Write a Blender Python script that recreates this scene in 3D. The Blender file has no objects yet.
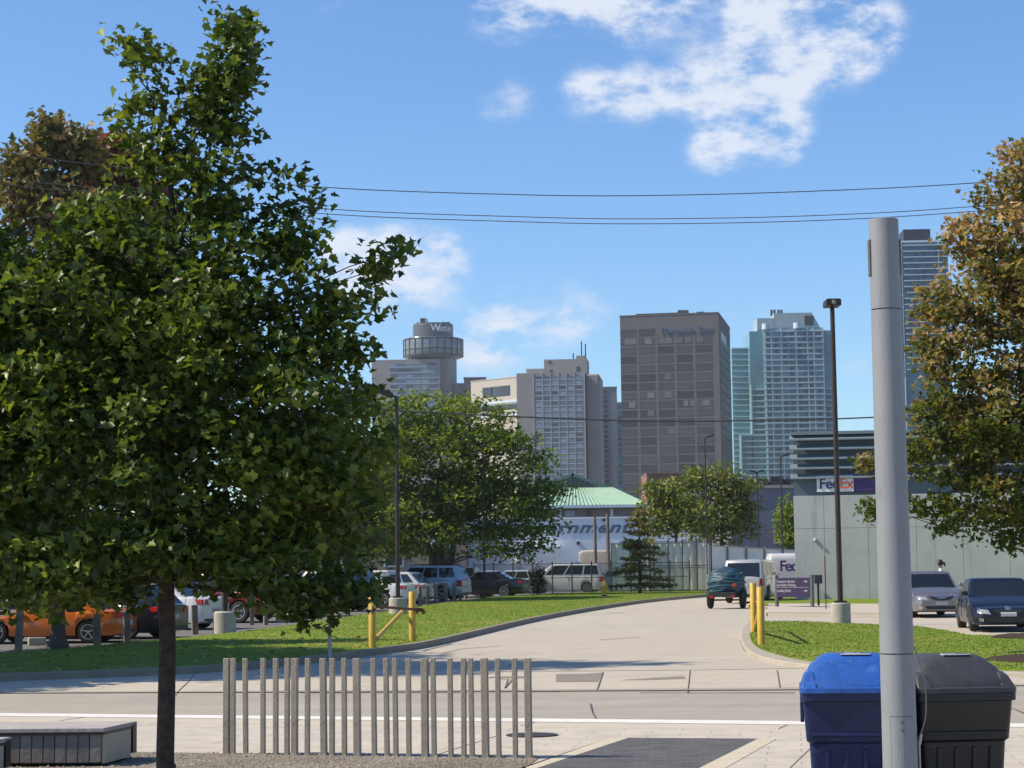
import bpy, bmesh, math, random
import numpy as np
from mathutils import Vector, Matrix
from mathutils.bvhtree import BVHTree
random.seed(7); RNG = np.random.default_rng(11)
R = math.radians
scene = bpy.context.scene
COL = scene.collection

# ------------------------------------------------------------------ camera
F = 2000.0
PITCH = math.atan(190.0 / F); ROLL = -0.0125
CAMZ = 1.78
cam_d = bpy.data.cameras.new('camera'); cam = bpy.data.objects.new('camera', cam_d); COL.objects.link(cam)
cam_d.sensor_width = 36.0; cam_d.lens = 36.0 * F / 1024.0
cam_d.clip_start = 0.1; cam_d.clip_end = 20000
CM = Matrix.Translation((0, 0, CAMZ)) @ Matrix.Rotation(R(90) + PITCH, 4, 'X') @ Matrix.Rotation(ROLL, 4, 'Z')
cam.matrix_world = CM
scene.camera = cam
CR = CM.to_3x3()

def ray(px, py):
    return CR @ Vector(((px - 512) / F, -(py - 384) / F, -1.0))
def tz(y):                                   # the land rises gently beyond the street
    return 0.0075 * min(max(y - 40.0, 0.0), 70.0)
def G(px, py, off=0.0):                      # where the line of sight meets the land
    d = ray(px, py); y = 60.0
    if d.z >= -1e-5: y = 400.0
    else:
        for _ in range(60):
            t = (tz(y) + off - CAMZ) / d.z
            y = 0.5 * y + 0.5 * min(max(d.y * t, 1.0), 600.0)
    t = y / d.y
    return Vector((d.x * t, y, tz(y) + off))
def P(px, py, d):                            # a point at depth d along the line of sight
    r = ray(px, py); return Vector((0, 0, CAMZ)) + r * (d / r.y)

# ------------------------------------------------------------------ materials
def new_mat(name):
    m = bpy.data.materials.new(name); m.use_nodes = True
    return m, m.node_tree, m.node_tree.nodes['Principled BSDF']
def link(nt, a, b): nt.links.new(a, b)
ALB = [0.80, 0.78, 0.73]                     # ties the colours below to the exposure
def rgba(c): return (c[0] * ALB[0], c[1] * ALB[1], c[2] * ALB[2], 1.0)
MATS = {}
def mat(name, col, rough=0.6, metal=0.0, var=0.15, scale=6.0, bump=0.0, bscale=None, spec=0.5, col2=None, coat=0.0, objvar=0.0, detail=6.0, scuff=None):
    """plain surface with weathering: two noises vary its own colour, a third one its relief"""
    if name in MATS: return MATS[name]
    m, nt, b = new_mat(name); N = nt.nodes
    tc = N.new('ShaderNodeTexCoord')
    n1 = N.new('ShaderNodeTexNoise'); n1.inputs['Scale'].default_value = scale; n1.inputs['Detail'].default_value = detail
    n1.inputs['Roughness'].default_value = 0.65
    link(nt, tc.outputs['Object'], n1.inputs['Vector'])
    rp = N.new('ShaderNodeValToRGB')
    c2 = col2 if col2 else tuple(min(1, c * (1 + var)) for c in col)
    c1 = col if col2 else tuple(c * (1 - var) for c in col)
    rp.color_ramp.elements[0].position = 0.3; rp.color_ramp.elements[0].color = rgba(c1)
    rp.color_ramp.elements[1].position = 0.7; rp.color_ramp.elements[1].color = rgba(c2)
    link(nt, n1.outputs['Fac'], rp.inputs['Fac'])
    out = rp.outputs['Color']
    if objvar:
        oi = N.new('ShaderNodeObjectInfo'); hs = N.new('ShaderNodeHueSaturation')
        mr = N.new('ShaderNodeMapRange'); mr.inputs['To Min'].default_value = 1 - objvar; mr.inputs['To Max'].default_value = 1 + objvar
        link(nt, oi.outputs['Random'], mr.inputs['Value']); link(nt, mr.outputs['Result'], hs.inputs['Value'])
        link(nt, out, hs.inputs['Color']); out = hs.outputs['Color']
    if scuff:                                  # pale rubbed marks and drips: colour, threshold, stretch
        mp = N.new('ShaderNodeMapping'); mp.inputs['Scale'].default_value = scuff[2]; mp.inputs['Rotation'].default_value = (0.2, 0.3, 0.1)
        link(nt, tc.outputs['Object'], mp.inputs['Vector']); sn = N.new('ShaderNodeTexNoise'); sn.inputs['Scale'].default_value = 1.0; sn.inputs['Detail'].default_value = 9; sn.inputs['Roughness'].default_value = .7
        link(nt, mp.outputs['Vector'], sn.inputs['Vector']); m7 = N.new('ShaderNodeMapRange'); m7.inputs['From Min'].default_value = scuff[1]; m7.inputs['From Max'].default_value = scuff[1] + .09; m7.inputs['To Max'].default_value = .6
        link(nt, sn.outputs['Fac'], m7.inputs['Value']); m8 = N.new('ShaderNodeMixRGB'); m8.inputs[2].default_value = rgba(scuff[0])
        link(nt, m7.outputs['Result'], m8.inputs[0]); link(nt, out, m8.inputs[1]); out = m8.outputs[0]
    link(nt, out, b.inputs['Base Color'])
    b.inputs['Roughness'].default_value = rough; b.inputs['Metallic'].default_value = metal
    b.inputs['Specular IOR Level'].default_value = spec; b.inputs['Coat Weight'].default_value = coat
    if bump:
        n2 = N.new('ShaderNodeTexNoise'); n2.inputs['Scale'].default_value = bscale or scale * 6; n2.inputs['Detail'].default_value = 4
        link(nt, tc.outputs['Object'], n2.inputs['Vector'])
        bp = N.new('ShaderNodeBump'); bp.inputs['Strength'].default_value = bump; bp.inputs['Distance'].default_value = 0.02
        link(nt, n2.outputs['Fac'], bp.inputs['Height']); link(nt, bp.outputs['Normal'], b.inputs['Normal'])
    MATS[name] = m
    return m
def ground_mat(name, cols, scales=(0.35, 3.0, 60.0), rough=0.9, bump=0.3, streak=0.0, worn=None, spec=0.25):
    """three sizes of noise: broad patches, blotches, grain"""
    m, nt, b = new_mat(name); N = nt.nodes
    tc = N.new('ShaderNodeTexCoord')
    def noise(s, det=5):
        n = N.new('ShaderNodeTexNoise'); n.inputs['Scale'].default_value = s; n.inputs['Detail'].default_value = det
        link(nt, tc.outputs['Object'], n.inputs['Vector']); return n
    a, c, g = noise(scales[0]), noise(scales[1]), noise(scales[2], 2)
    r1 = N.new('ShaderNodeValToRGB')
    r1.color_ramp.elements[0].position = 0.35; r1.color_ramp.elements[0].color = rgba(cols[0])
    r1.color_ramp.elements[1].position = 0.65; r1.color_ramp.elements[1].color = rgba(cols[1])
    link(nt, a.outputs['Fac'], r1.inputs['Fac'])
    r2 = N.new('ShaderNodeValToRGB')
    r2.color_ramp.elements[0].position = 0.35; r2.color_ramp.elements[0].color = rgba(cols[2])
    r2.color_ramp.elements[1].position = 0.7; r2.color_ramp.elements[1].color = rgba(cols[1])
    link(nt, c.outputs['Fac'], r2.inputs['Fac'])
    mx = N.new('ShaderNodeMixRGB'); mx.inputs[0].default_value = 0.5
    link(nt, r1.outputs['Color'], mx.inputs[1]); link(nt, r2.outputs['Color'], mx.inputs[2])
    mr = N.new('ShaderNodeMapRange'); mr.inputs['To Min'].default_value = 0.72; mr.inputs['To Max'].default_value = 1.28
    link(nt, g.outputs['Fac'], mr.inputs['Value'])
    mu = N.new('ShaderNodeMixRGB'); mu.blend_type = 'MULTIPLY'; mu.inputs[0].default_value = 1.0
    link(nt, mx.outputs[0], mu.inputs[1]); link(nt, mr.outputs['Result'], mu.inputs[2])
    last = mu.outputs[0]
    if streak:                                # wheel tracks and drip lines along the way of travel
        mp = N.new('ShaderNodeMapping'); mp.inputs['Scale'].default_value = (0.07, 1.1, 1); mp.inputs['Rotation'].default_value = (0, 0, R(streak))
        link(nt, tc.outputs['Object'], mp.inputs['Vector']); sn = N.new('ShaderNodeTexNoise'); sn.inputs['Scale'].default_value = 1.0; sn.inputs['Detail'].default_value = 7
        link(nt, mp.outputs['Vector'], sn.inputs['Vector']); m3 = N.new('ShaderNodeMapRange'); m3.inputs['From Min'].default_value = .3; m3.inputs['From Max'].default_value = .7; m3.inputs['To Min'].default_value = .90; m3.inputs['To Max'].default_value = 1.05
        link(nt, sn.outputs['Fac'], m3.inputs['Value']); m4 = N.new('ShaderNodeMixRGB'); m4.blend_type = 'MULTIPLY'; m4.inputs[0].default_value = 1.0
        link(nt, last, m4.inputs[1]); link(nt, m3.outputs['Result'], m4.inputs[2]); last = m4.outputs[0]
    if worn:                                  # patches of another colour: dry grass, oil, dirt
        wn_ = N.new('ShaderNodeTexNoise'); wn_.inputs['Scale'].default_value = worn[1]; wn_.inputs['Detail'].default_value = 8; wn_.inputs['Roughness'].default_value = .6
        link(nt, tc.outputs['Object'], wn_.inputs['Vector']); m5 = N.new('ShaderNodeMapRange'); m5.inputs['From Min'].default_value = worn[2]; m5.inputs['From Max'].default_value = worn[2] + .16; m5.inputs['To Max'].default_value = worn[3]
        link(nt, wn_.outputs['Fac'], m5.inputs['Value']); m6 = N.new('ShaderNodeMixRGB'); m6.inputs[2].default_value = rgba(worn[0])
        link(nt, m5.outputs['Result'], m6.inputs[0]); link(nt, last, m6.inputs[1]); last = m6.outputs[0]
    link(nt, last, b.inputs['Base Color'])
    b.inputs['Roughness'].default_value = rough; b.inputs['Specular IOR Level'].default_value = spec
    bp = N.new('ShaderNodeBump'); bp.inputs['Strength'].default_value = bump; bp.inputs['Distance'].default_value = 0.02
    link(nt, g.outputs['Fac'], bp.inputs['Height']); link(nt, bp.outputs['Normal'], b.inputs['Normal'])
    return m
def brick_mat(name, c1, c2, mortar, bw, bh, msize=0.01, rough=0.85, rot=0.0, axes='xy', offset=0.5):
    m, nt, b = new_mat(name); N = nt.nodes
    tc = N.new('ShaderNodeTexCoord'); mp = N.new('ShaderNodeMapping')
    mp.inputs['Rotation'].default_value = (R(90) if axes == 'xz' else 0, 0, rot)
    link(nt, tc.outputs['Object'], mp.inputs['Vector'])
    br = N.new('ShaderNodeTexBrick'); br.inputs['Scale'].default_value = 1.0
    br.inputs['Brick Width'].default_value = bw; br.inputs['Row Height'].default_value = bh; br.inputs['Mortar Size'].default_value = msize
    br.offset = offset
    br.inputs['Color1'].default_value = rgba(c1); br.inputs['Color2'].default_value = rgba(c2); br.inputs['Mortar'].default_value = rgba(mortar)
    link(nt, mp.outputs['Vector'], br.inputs['Vector'])
    n = N.new('ShaderNodeTexNoise'); n.inputs['Scale'].default_value = 3.0; n.inputs['Detail'].default_value = 8
    link(nt, tc.outputs['Object'], n.inputs['Vector'])
    mr = N.new('ShaderNodeMapRange'); mr.inputs['To Min'].default_value = 0.7; mr.inputs['To Max'].default_value = 1.3
    link(nt, n.outputs['Fac'], mr.inputs['Value'])
    mu = N.new('ShaderNodeMixRGB'); mu.blend_type = 'MULTIPLY'; mu.inputs[0].default_value = 1.0
    link(nt, br.outputs['Color'], mu.inputs[1]); link(nt, mr.outputs['Result'], mu.inputs[2])
    link(nt, mu.outputs[0], b.inputs['Base Color']); b.inputs['Roughness'].default_value = rough
    return m
def leaf_mat(name, ramp, trans=0.35, rough=0.5, spec=0.25, zg=None):
    """each leaf its own colour; light also comes through it"""
    m, nt, b = new_mat(name); N = nt.nodes
    ge = N.new('ShaderNodeNewGeometry'); rp = N.new('ShaderNodeValToRGB')
    els = rp.color_ramp.elements
    while len(els) < len(ramp): els.new(0.5)
    for e, (p, c) in zip(els, ramp): e.position = p; e.color = rgba(c)
    tc = N.new('ShaderNodeTexCoord'); nz = N.new('ShaderNodeTexNoise'); nz.inputs['Scale'].default_value = 1.1; nz.inputs['Detail'].default_value = 2
    link(nt, tc.outputs['Object'], nz.inputs['Vector'])
    ad = N.new('ShaderNodeMath'); ad.operation = 'MULTIPLY_ADD'; ad.inputs[1].default_value = 0.55
    mr = N.new('ShaderNodeMapRange'); mr.inputs['From Min'].default_value = 0.3; mr.inputs['From Max'].default_value = 0.7; mr.inputs['To Max'].default_value = 0.45
    link(nt, nz.outputs['Fac'], mr.inputs['Value'])
    link(nt, ge.outputs['Random Per Island'], ad.inputs[0]); link(nt, mr.outputs['Result'], ad.inputs[2])
    last = ad.outputs[0]
    if zg:                                    # higher leaves have turned further
        sx = N.new('ShaderNodeSeparateXYZ'); link(nt, tc.outputs['Object'], sx.inputs[0])
        m2 = N.new('ShaderNodeMapRange'); m2.inputs['From Min'].default_value = zg[0]; m2.inputs['From Max'].default_value = zg[1]; m2.inputs['To Min'].default_value = zg[2]; m2.inputs['To Max'].default_value = zg[3]
        link(nt, sx.outputs['Z'], m2.inputs['Value']); a2 = N.new('ShaderNodeMath'); a2.operation = 'ADD'; link(nt, last, a2.inputs[0]); link(nt, m2.outputs['Result'], a2.inputs[1]); last = a2.outputs[0]
    link(nt, last, rp.inputs['Fac'])
    link(nt, rp.outputs['Color'], b.inputs['Base Color'])
    b.inputs['Roughness'].default_value = rough; b.inputs['Specular IOR Level'].default_value = spec
    tr = N.new('ShaderNodeBsdfTranslucent'); gm = N.new('ShaderNodeMixRGB'); gm.blend_type = 'MULTIPLY'; gm.inputs[0].default_value = 1
    gm.inputs[2].default_value = (1.5, 1.5, 0.6, 1); link(nt, rp.outputs['Color'], gm.inputs[1]); link(nt, gm.outputs[0], tr.inputs['Color'])
    ms = N.new('ShaderNodeMixShader'); ms.inputs[0].default_value = trans
    link(nt, b.outputs[0], ms.inputs[1]); link(nt, tr.outputs[0], ms.inputs[2])
    link(nt, ms.outputs[0], N['Material Output'].inputs['Surface'])
    return m

# ------------------------------------------------------------------ objects
def tag(o, label=None, cat=None, group=None, kind=None):
    if label: o['label'] = label
    if cat: o['category'] = cat
    if group: o['group'] = group
    if kind: o['kind'] = kind
    return o
def empty(name, loc, rz=0.0, label=None, cat=None, group=None):
    o = bpy.data.objects.new(name, None); COL.objects.link(o)
    o.location = loc; o.rotation_euler = (0, 0, rz); o.empty_display_size = 0.2
    return tag(o, label, cat, group)
def wm(o):
    m = Matrix.LocRotScale(o.location, o.rotation_euler, o.scale)
    return wm(o.parent) @ m if o.parent else m
def kids(o): return [c for c in COL.objects if c.parent == o]
def copy_tree(o, parent=None):
    c = o.copy(); COL.objects.link(c); c.parent = parent
    for ch in o.children: copy_tree(ch, c)
    return c

class MB:
    def __init__(s): s.v = []; s.f = []; s.mi = []
    def add(s, vs, fs, mi=0):
        n = len(s.v); s.v += [Vector(p) for p in vs]; s.f += [[i + n for i in f] for f in fs]; s.mi += [mi] * len(fs)
        return s
    def box(s, c, size, rz=0.0, mi=0, rot=None):
        x, y, z = size[0] / 2, size[1] / 2, size[2] / 2
        M = rot if rot else Matrix.Rotation(rz, 3, 'Z')
        vs = [Vector(c) + M @ Vector(p) for p in [(-x, -y, -z), (x, -y, -z), (x, y, -z), (-x, y, -z), (-x, -y, z), (x, -y, z), (x, y, z), (-x, y, z)]]
        return s.add(vs, [(3, 2, 1, 0), (4, 5, 6, 7), (0, 1, 5, 4), (1, 2, 6, 5), (2, 3, 7, 6), (3, 0, 4, 7)], mi)
    def bar(s, a, b, w, h, mi=0):            # rectangular bar from a to b
        a, b = Vector(a), Vector(b); d = b - a; L = d.length; d.normalize()
        up = Vector((0, 0, 1)) if abs(d.z) < 0.95 else Vector((0, 1, 0))
        x = d.cross(up).normalized(); y = x.cross(d).normalized()
        M = Matrix((x, d, y)).transposed()
        return s.box((a + b) / 2, (w, L, h), rot=M, mi=mi)
    def tube(s, pts, rad, n=8, cap=True, mi=0):
        pts = [Vector(p) for p in pts]; rs = rad if isinstance(rad, (list, tuple)) else [rad] * len(pts)
        vs = []; fs = []; px = None
        for i, p in enumerate(pts):
            d = (pts[min(i + 1, len(pts) - 1)] - pts[max(i - 1, 0)]).normalized()
            if px is None:
                up = Vector((0, 0, 1)) if abs(d.z) < 0.9 else Vector((1, 0, 0))
                px = d.cross(up).normalized()
            px = (px - d * px.dot(d)).normalized(); py = d.cross(px)
            for k in range(n):
                a = 2 * math.pi * k / n
                vs.append(p + (px * math.cos(a) + py * math.sin(a)) * rs[i])
        for i in range(len(pts) - 1):
            for k in range(n):
                k2 = (k + 1) % n
                fs.append((i * n + k, i * n + k2, (i + 1) * n + k2, (i + 1) * n + k))
        if cap:
            fs.append(tuple(reversed(range(n)))); fs.append(tuple((len(pts) - 1) * n + k for k in range(n)))
        return s.add(vs, fs, mi)
    def lathe(s, prof, c=(0, 0, 0), n=24, axis='z', mi=0, cap=True):
        vs = []; fs = []
        for (r, h) in prof:
            for k in range(n):
                a = 2 * math.pi * k / n; x, y = r * math.cos(a), r * math.sin(a)
                p = (x, y, h) if axis == 'z' else ((x, h, y) if axis == 'y' else (h, x, y))
                vs.append(Vector(c) + Vector(p))
        m = len(prof)
        for i in range(m - 1):
            for k in range(n):
                k2 = (k + 1) % n; fs.append((i * n + k, i * n + k2, (i + 1) * n + k2, (i + 1) * n + k))
        if cap: fs.append(tuple(reversed(range(n)))); fs.append(tuple((m - 1) * n + k for k in range(n)))
        return s.add(vs, fs, mi)
    def loft(s, rings, cap=True, mi=0):
        n = len(rings[0]); vs = [p for r in rings for p in r]; fs = []
        for i in range(len(rings) - 1):
            for k in range(n):
                k2 = (k + 1) % n; fs.append((i * n + k, i * n + k2, (i + 1) * n + k2, (i + 1) * n + k))
        if cap:
            fs.append(tuple(reversed(range(n)))); fs.append(tuple((len(rings) - 1) * n + k for k in range(n)))
        return s.add(vs, fs, mi)
    def prism(s, poly, h0, h1, mi=0):        # polygon in xy pulled from h0 to h1
        n = len(poly); vs = [(p[0], p[1], h0) for p in poly] + [(p[0], p[1], h1) for p in poly]
        fs = [tuple(reversed(range(n))), tuple(range(n, 2 * n))] + [(k, (k + 1) % n, n + (k + 1) % n, n + k) for k in range(n)]
        return s.add(vs, fs, mi)
    def build(s, name, m, parent=None, world=False, smooth=None, bevel=0.0, recalc=True):
        vs = s.v
        if parent is not None and world:
            inv = wm(parent).inverted(); vs = [inv @ v for v in s.v]
        me = bpy.data.meshes.new(name); me.from_pydata([tuple(v) for v in vs], [], s.f)
        ms = m if isinstance(m, (list, tuple)) else [m]
        for q in ms: me.materials.append(q)
        if len(ms) > 1: me.polygons.foreach_set('material_index', s.mi)
        if recalc:
            bm = bmesh.new(); bm.from_mesh(me); bmesh.ops.recalc_face_normals(bm, faces=bm.faces); bm.to_mesh(me); bm.free()
        me.update()
        if smooth:
            me.polygons.foreach_set('use_smooth', [True] * len(me.polygons)); me.set_sharp_from_angle(angle=R(smooth))
        o = bpy.data.objects.new(name, me); COL.objects.link(o); o.parent = parent
        if bevel:
            bv = o.modifiers.new('bevel', 'BEVEL'); bv.width = bevel; bv.segments = 2; bv.limit_method = 'ANGLE'; bv.angle_limit = R(40)
        return o
def place_mesh(name, me, parent, loc):       # another object of a shared mesh
    o = bpy.data.objects.new(name, me); COL.objects.link(o); o.parent = parent; o.location = loc
    return o
def fast_mesh(name, V, Fa, m, parent=None, smooth=False):
    """V: (n,3) points; Fa: (k,c) faces of c corners"""
    me = bpy.data.meshes.new(name); k, c = Fa.shape
    me.vertices.add(len(V)); me.vertices.foreach_set('co', np.ascontiguousarray(V, dtype=np.float32).ravel())
    me.loops.add(k * c); me.loops.foreach_set('vertex_index', np.ascontiguousarray(Fa, dtype=np.int32).ravel())
    me.polygons.add(k); me.polygons.foreach_set('loop_start', np.arange(0, k * c, c, dtype=np.int32))
    me.polygons.foreach_set('loop_total', np.full(k, c, dtype=np.int32))
    me.update(calc_edges=True); me.validate()
    if smooth: me.polygons.foreach_set('use_smooth', [True] * k)
    me.materials.append(m)
    o = bpy.data.objects.new(name, me); COL.objects.link(o); o.parent = parent
    return o
def text(name, body, size, m, parent, loc, rot, extrude=0.01, shear=0.0, align='LEFT', offset=0.0, space=1.0):
    cu = bpy.data.curves.new(name, 'FONT'); cu.body = body; cu.size = size; cu.extrude = extrude; cu.shear = shear; cu.offset = offset
    cu.align_x = align; cu.space_character = space; cu.materials.append(m)
    t = bpy.data.objects.new('lettering_curve', cu); COL.objects.link(t); bpy.context.view_layer.update()
    me = bpy.data.meshes.new_from_object(t.evaluated_get(bpy.context.evaluated_depsgraph_get())); bpy.data.objects.remove(t)
    o = bpy.data.objects.new(name, me); COL.objects.link(o); o.parent = parent; o.location = loc; o.rotation_euler = rot
    return o
def sheet(name, poly, off, m, kind='structure', skirt=0.0):
    """flat patch of ground laid over the land; poly holds world points; skirt pulls its rim down"""
    bm = bmesh.new(); vs = [bm.verts.new((p[0], p[1], 0)) for p in poly]; bm.faces.new(vs)
    bmesh.ops.triangulate(bm, faces=bm.faces[:])
    for yy in (40.0, 110.0):
        bmesh.ops.bisect_plane(bm, geom=bm.verts[:] + bm.edges[:] + bm.faces[:], plane_co=(0, yy, 0), plane_no=(0, 1, 0))
    for v in bm.verts: v.co.z = tz(v.co.y) + off
    if skirt:
        be = [e for e in bm.edges if len(e.link_faces) == 1]
        r = bmesh.ops.extrude_edge_only(bm, edges=be)
        for v in [g for g in r['geom'] if isinstance(g, bmesh.types.BMVert)]: v.co.z -= skirt
    bmesh.ops.recalc_face_normals(bm, faces=bm.faces[:])
    me = bpy.data.meshes.new(name); bm.to_mesh(me); bm.free(); me.materials.append(m)
    if sum(p.normal.z * p.area for p in me.polygons) < 0: me.flip_normals()
    o = bpy.data.objects.new(name, me); COL.objects.link(o); o['kind'] = kind
    return o
def smooth_line(pts, n=6):
    out = []
    for i in range(len(pts) - 1):
        p0, p1, p2, p3 = pts[max(i - 1, 0)], pts[i], pts[i + 1], pts[min(i + 2, len(pts) - 1)]
        for k in range(n):
            t = k / n
            out.append(tuple(0.5 * ((2 * p1[j]) + (-p0[j] + p2[j]) * t + (2 * p0[j] - 5 * p1[j] + 4 * p2[j] - p3[j]) * t * t + (-p0[j] + 3 * p1[j] - 3 * p2[j] + p3[j]) * t ** 3) for j in range(len(p1))))
    out.append(tuple(pts[-1])); return out
def kerb_line(name, pts, w, top, m, label=None):
    """kerb stone run: pts are world points of its road-side edge, the stone lies to the left of the run"""
    mb = MB(); rings = []
    for i, p in enumerate(pts):
        a = Vector(pts[max(i - 1, 0)]); b = Vector(pts[min(i + 1, len(pts) - 1)])
        t = Vector((b.x - a.x, b.y - a.y, 0)).normalized(); nrm = Vector((-t.y, t.x, 0)); q = Vector((p[0], p[1], 0))
        z = tz(p[1])
        rings.append([q + Vector((0, 0, z - 0.05)), q + nrm * 0.015 + Vector((0, 0, z + top - 0.02)), q + nrm * 0.035 + Vector((0, 0, z + top)),
                      q + nrm * w + Vector((0, 0, tz((q + nrm * w).y) + top)), q + nrm * w + Vector((0, 0, z - 0.05))])
    mb.loft(rings); o = mb.build(name, m); o['kind'] = 'structure'
    return o
# ------------------------------------------------------------------ ground, road, lawns
M_asph_lot = ground_mat('lot_asphalt', [(0.16, 0.155, 0.15), (0.22, 0.21, 0.2), (0.12, 0.12, 0.12)])
M_road = ground_mat('worn_road', [(0.41, 0.38, 0.34), (0.445, 0.415, 0.37), (0.36, 0.335, 0.30)], scales=(0.25, 1.2, 45.0), bump=0.2, streak=4, worn=((.2, .185, .165), .9, .6, .35))
M_drive = ground_mat('driveway_asphalt', [(0.505, 0.462, 0.405), (0.54, 0.497, 0.435), (0.45, 0.412, 0.365)], scales=(0.2, 1.0, 40.0), bump=0.2, worn=((.27, .245, .21), .55, .58, .4))
M_apron = ground_mat('apron_concrete', [(0.54, 0.49, 0.425), (0.575, 0.525, 0.455), (0.47, 0.43, 0.375)], scales=(0.5, 2.0, 50.0), bump=0.2, worn=((.33, .29, .235), 1.1, .57, .45))
M_patch = ground_mat('patched_asphalt', [(0.27, 0.25, 0.22), (0.31, 0.285, 0.25), (0.22, 0.205, 0.185)], scales=(0.8, 3.0, 50.0), bump=0.3)
M_kerb = ground_mat('kerb_concrete', [(0.42, 0.385, 0.33), (0.47, 0.43, 0.37), (0.35, 0.32, 0.275)], scales=(0.5, 3.0, 40.0), bump=0.2)
M_kerbdark = ground_mat('dark_brown_kerb', [(0.20, 0.155, 0.125), (0.25, 0.20, 0.165), (0.15, 0.115, 0.095)], scales=(0.5, 3.0, 40.0), bump=0.2)  # darkest and reddest kerb colour, the same on top and face
M_kerbbrown = ground_mat('brown_kerb', [(0.30, 0.26, 0.21), (0.35, 0.305, 0.245), (0.22, 0.19, 0.155)], scales=(0.5, 3.0, 40.0), bump=0.2)  # browner and darker than kerb_concrete, top and face alike
M_nkerb = ground_mat('near_kerb_concrete', [(0.57, 0.52, 0.45), (0.61, 0.56, 0.485), (0.50, 0.46, 0.40)], scales=(0.5, 3.0, 40.0), bump=0.15)
M_white = mat('white_strip', (0.85, 0.83, 0.80), 0.6, var=0.12, scale=4.0)
M_paver = brick_mat('pale_pavers', (0.53, 0.485, 0.425), (0.57, 0.525, 0.46), (0.38, 0.35, 0.31), 0.62, 0.31, 0.008, rot=R(8))
M_dpaver = brick_mat('dark_pavers', (0.085, 0.083, 0.092), (0.135, 0.13, 0.137), (0.05, 0.048, 0.05), 0.2, 0.1, 0.006, rot=R(-14))
M_border = ground_mat('pale_border', [(0.60, 0.545, 0.44), (0.65, 0.59, 0.48), (0.53, 0.48, 0.39)], scales=(0.5, 3.0, 50.0), bump=0.15)
M_gravel = ground_mat('gravel_bed', [(0.28, 0.25, 0.215), (0.34, 0.305, 0.265), (0.20, 0.18, 0.16)], scales=(1.0, 9.0, 90.0), bump=0.8)
M_lawn = ground_mat('lawn_grass', [(0.16, 0.245, 0.030), (0.195, 0.28, 0.036), (0.13, 0.21, 0.024)], scales=(0.18, 1.3, 16.0), bump=0.5, spec=.08, worn=((.33, .30, .10), .5, .52, .75))
M_gutter = ground_mat('gutter_concrete', [(0.37, 0.34, 0.30), (0.41, 0.38, 0.335), (0.31, 0.285, 0.25)], scales=(0.6, 3.0, 45.0), bump=0.2)
M_crack = mat('crack_filler', (0.15, 0.135, 0.12), 0.9)

base = [(-4000, -60), (4000, -60), (4000, 6000), (-4000, 6000)]
sheet('ground', base, 0.0, M_asph_lot)

def lerp_line(a, b, t): return a + (b - a) * t
nearA, nearB = G(0, 723, 0), G(1015, 735, 0)
farA, farB = G(0, 693, 0), G(1015, 685.5, 0)
nL, nR = lerp_line(nearA, nearB, -4), lerp_line(nearA, nearB, 5)
fL, fR = lerp_line(farA, farB, -4), lerp_line(farA, farB, 5)
sheet('road', [nL, nR, fR, fL], 0.004, M_road)

# near pavement: a raised slab edged by a kerb
NZ = 0.11
kdir = (nearB - nearA).normalized(); kin = Vector((kdir.y, -kdir.x, 0))        # towards the camera
k0L, k0R = nL, nR
def strip(a, b, w0, w1): return [a + kin * w1, b + kin * w1, b + kin * w0, a + kin * w0]
mb = MB(); q = strip(k0L, k0R, 0.0, 1.1)
mb.prism([(p.x, p.y) for p in q], -0.05, NZ + 0.012); tag(mb.build('near_kerb', M_nkerb, bevel=0.012), kind='structure')
sheet('kerb_white_strip', strip(k0L, k0R, 0.02, 0.52), NZ + 0.016, M_white)  # white strip along the road-side edge of the kerb top
sheet('near_sidewalk', [k0L + kin * 1.1, k0R + kin * 1.1, Vector((60, -12, 0)), Vector((-60, -12, 0))], NZ, M_paver, skirt=0.1)
mb = MB()
for i in range(-8, 9):
    c = lerp_line(nearA, nearB, 0.58 + i * 0.23); a = c + kin * 0.02; b = c + kin * 1.08
    mb.bar((a.x, a.y, NZ + 0.010), (b.x, b.y, NZ + 0.010), 0.018, 0.01)
tag(mb.build('kerb_joints', M_crack), kind='structure')

gl = [G(-10, 751, NZ), G(140, 752.5, NZ), G(540, 757.5, NZ), G(526, 768, NZ)]
dv = (gl[3] - gl[2]).normalized()
sheet('gravel_bed', [Vector((-40, gl[0].y + 0.6, 0)), gl[0], gl[1], gl[2], gl[3], gl[3] + dv * 10, Vector((-40, 0, 0))], NZ + 0.004, M_gravel, skirt=0.02)
def run(a, b, ext): d = (b - a).normalized(); return a, b + d * ext
def band(name, p, off, m):
    a0, a1 = run(G(*p[0], NZ), G(*p[1], NZ), 9); b0, b1 = run(G(*p[2], NZ), G(*p[3], NZ), 9)
    sheet(name, [a0, b0, b1, a1], NZ + off, m, skirt=0.02)
band('dark_paving', [(628.5, 738), (538, 768), (758, 739), (702, 767)], 0.004, M_dpaver)
band('paving_border', [(609.5, 738), (525, 768), (628.5, 738), (538, 768)], 0.004, M_border)
band('paving_border', [(758, 739), (702, 767), (776, 739.3), (727.6, 767)], 0.004, M_border)
mb = MB()
for a, b in (((820, 739.5), (790, 768)), ((500, 735), (430, 757)), ((990, 742), (1000, 768))):
    pa, pb = G(*a, NZ), G(*b, NZ); mb.bar((pa.x, pa.y, NZ + 0.001), (pb.x, pb.y, NZ + 0.001), 0.007, 0.006)
tag(mb.build('paving_joints', M_crack), kind='structure')

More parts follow.
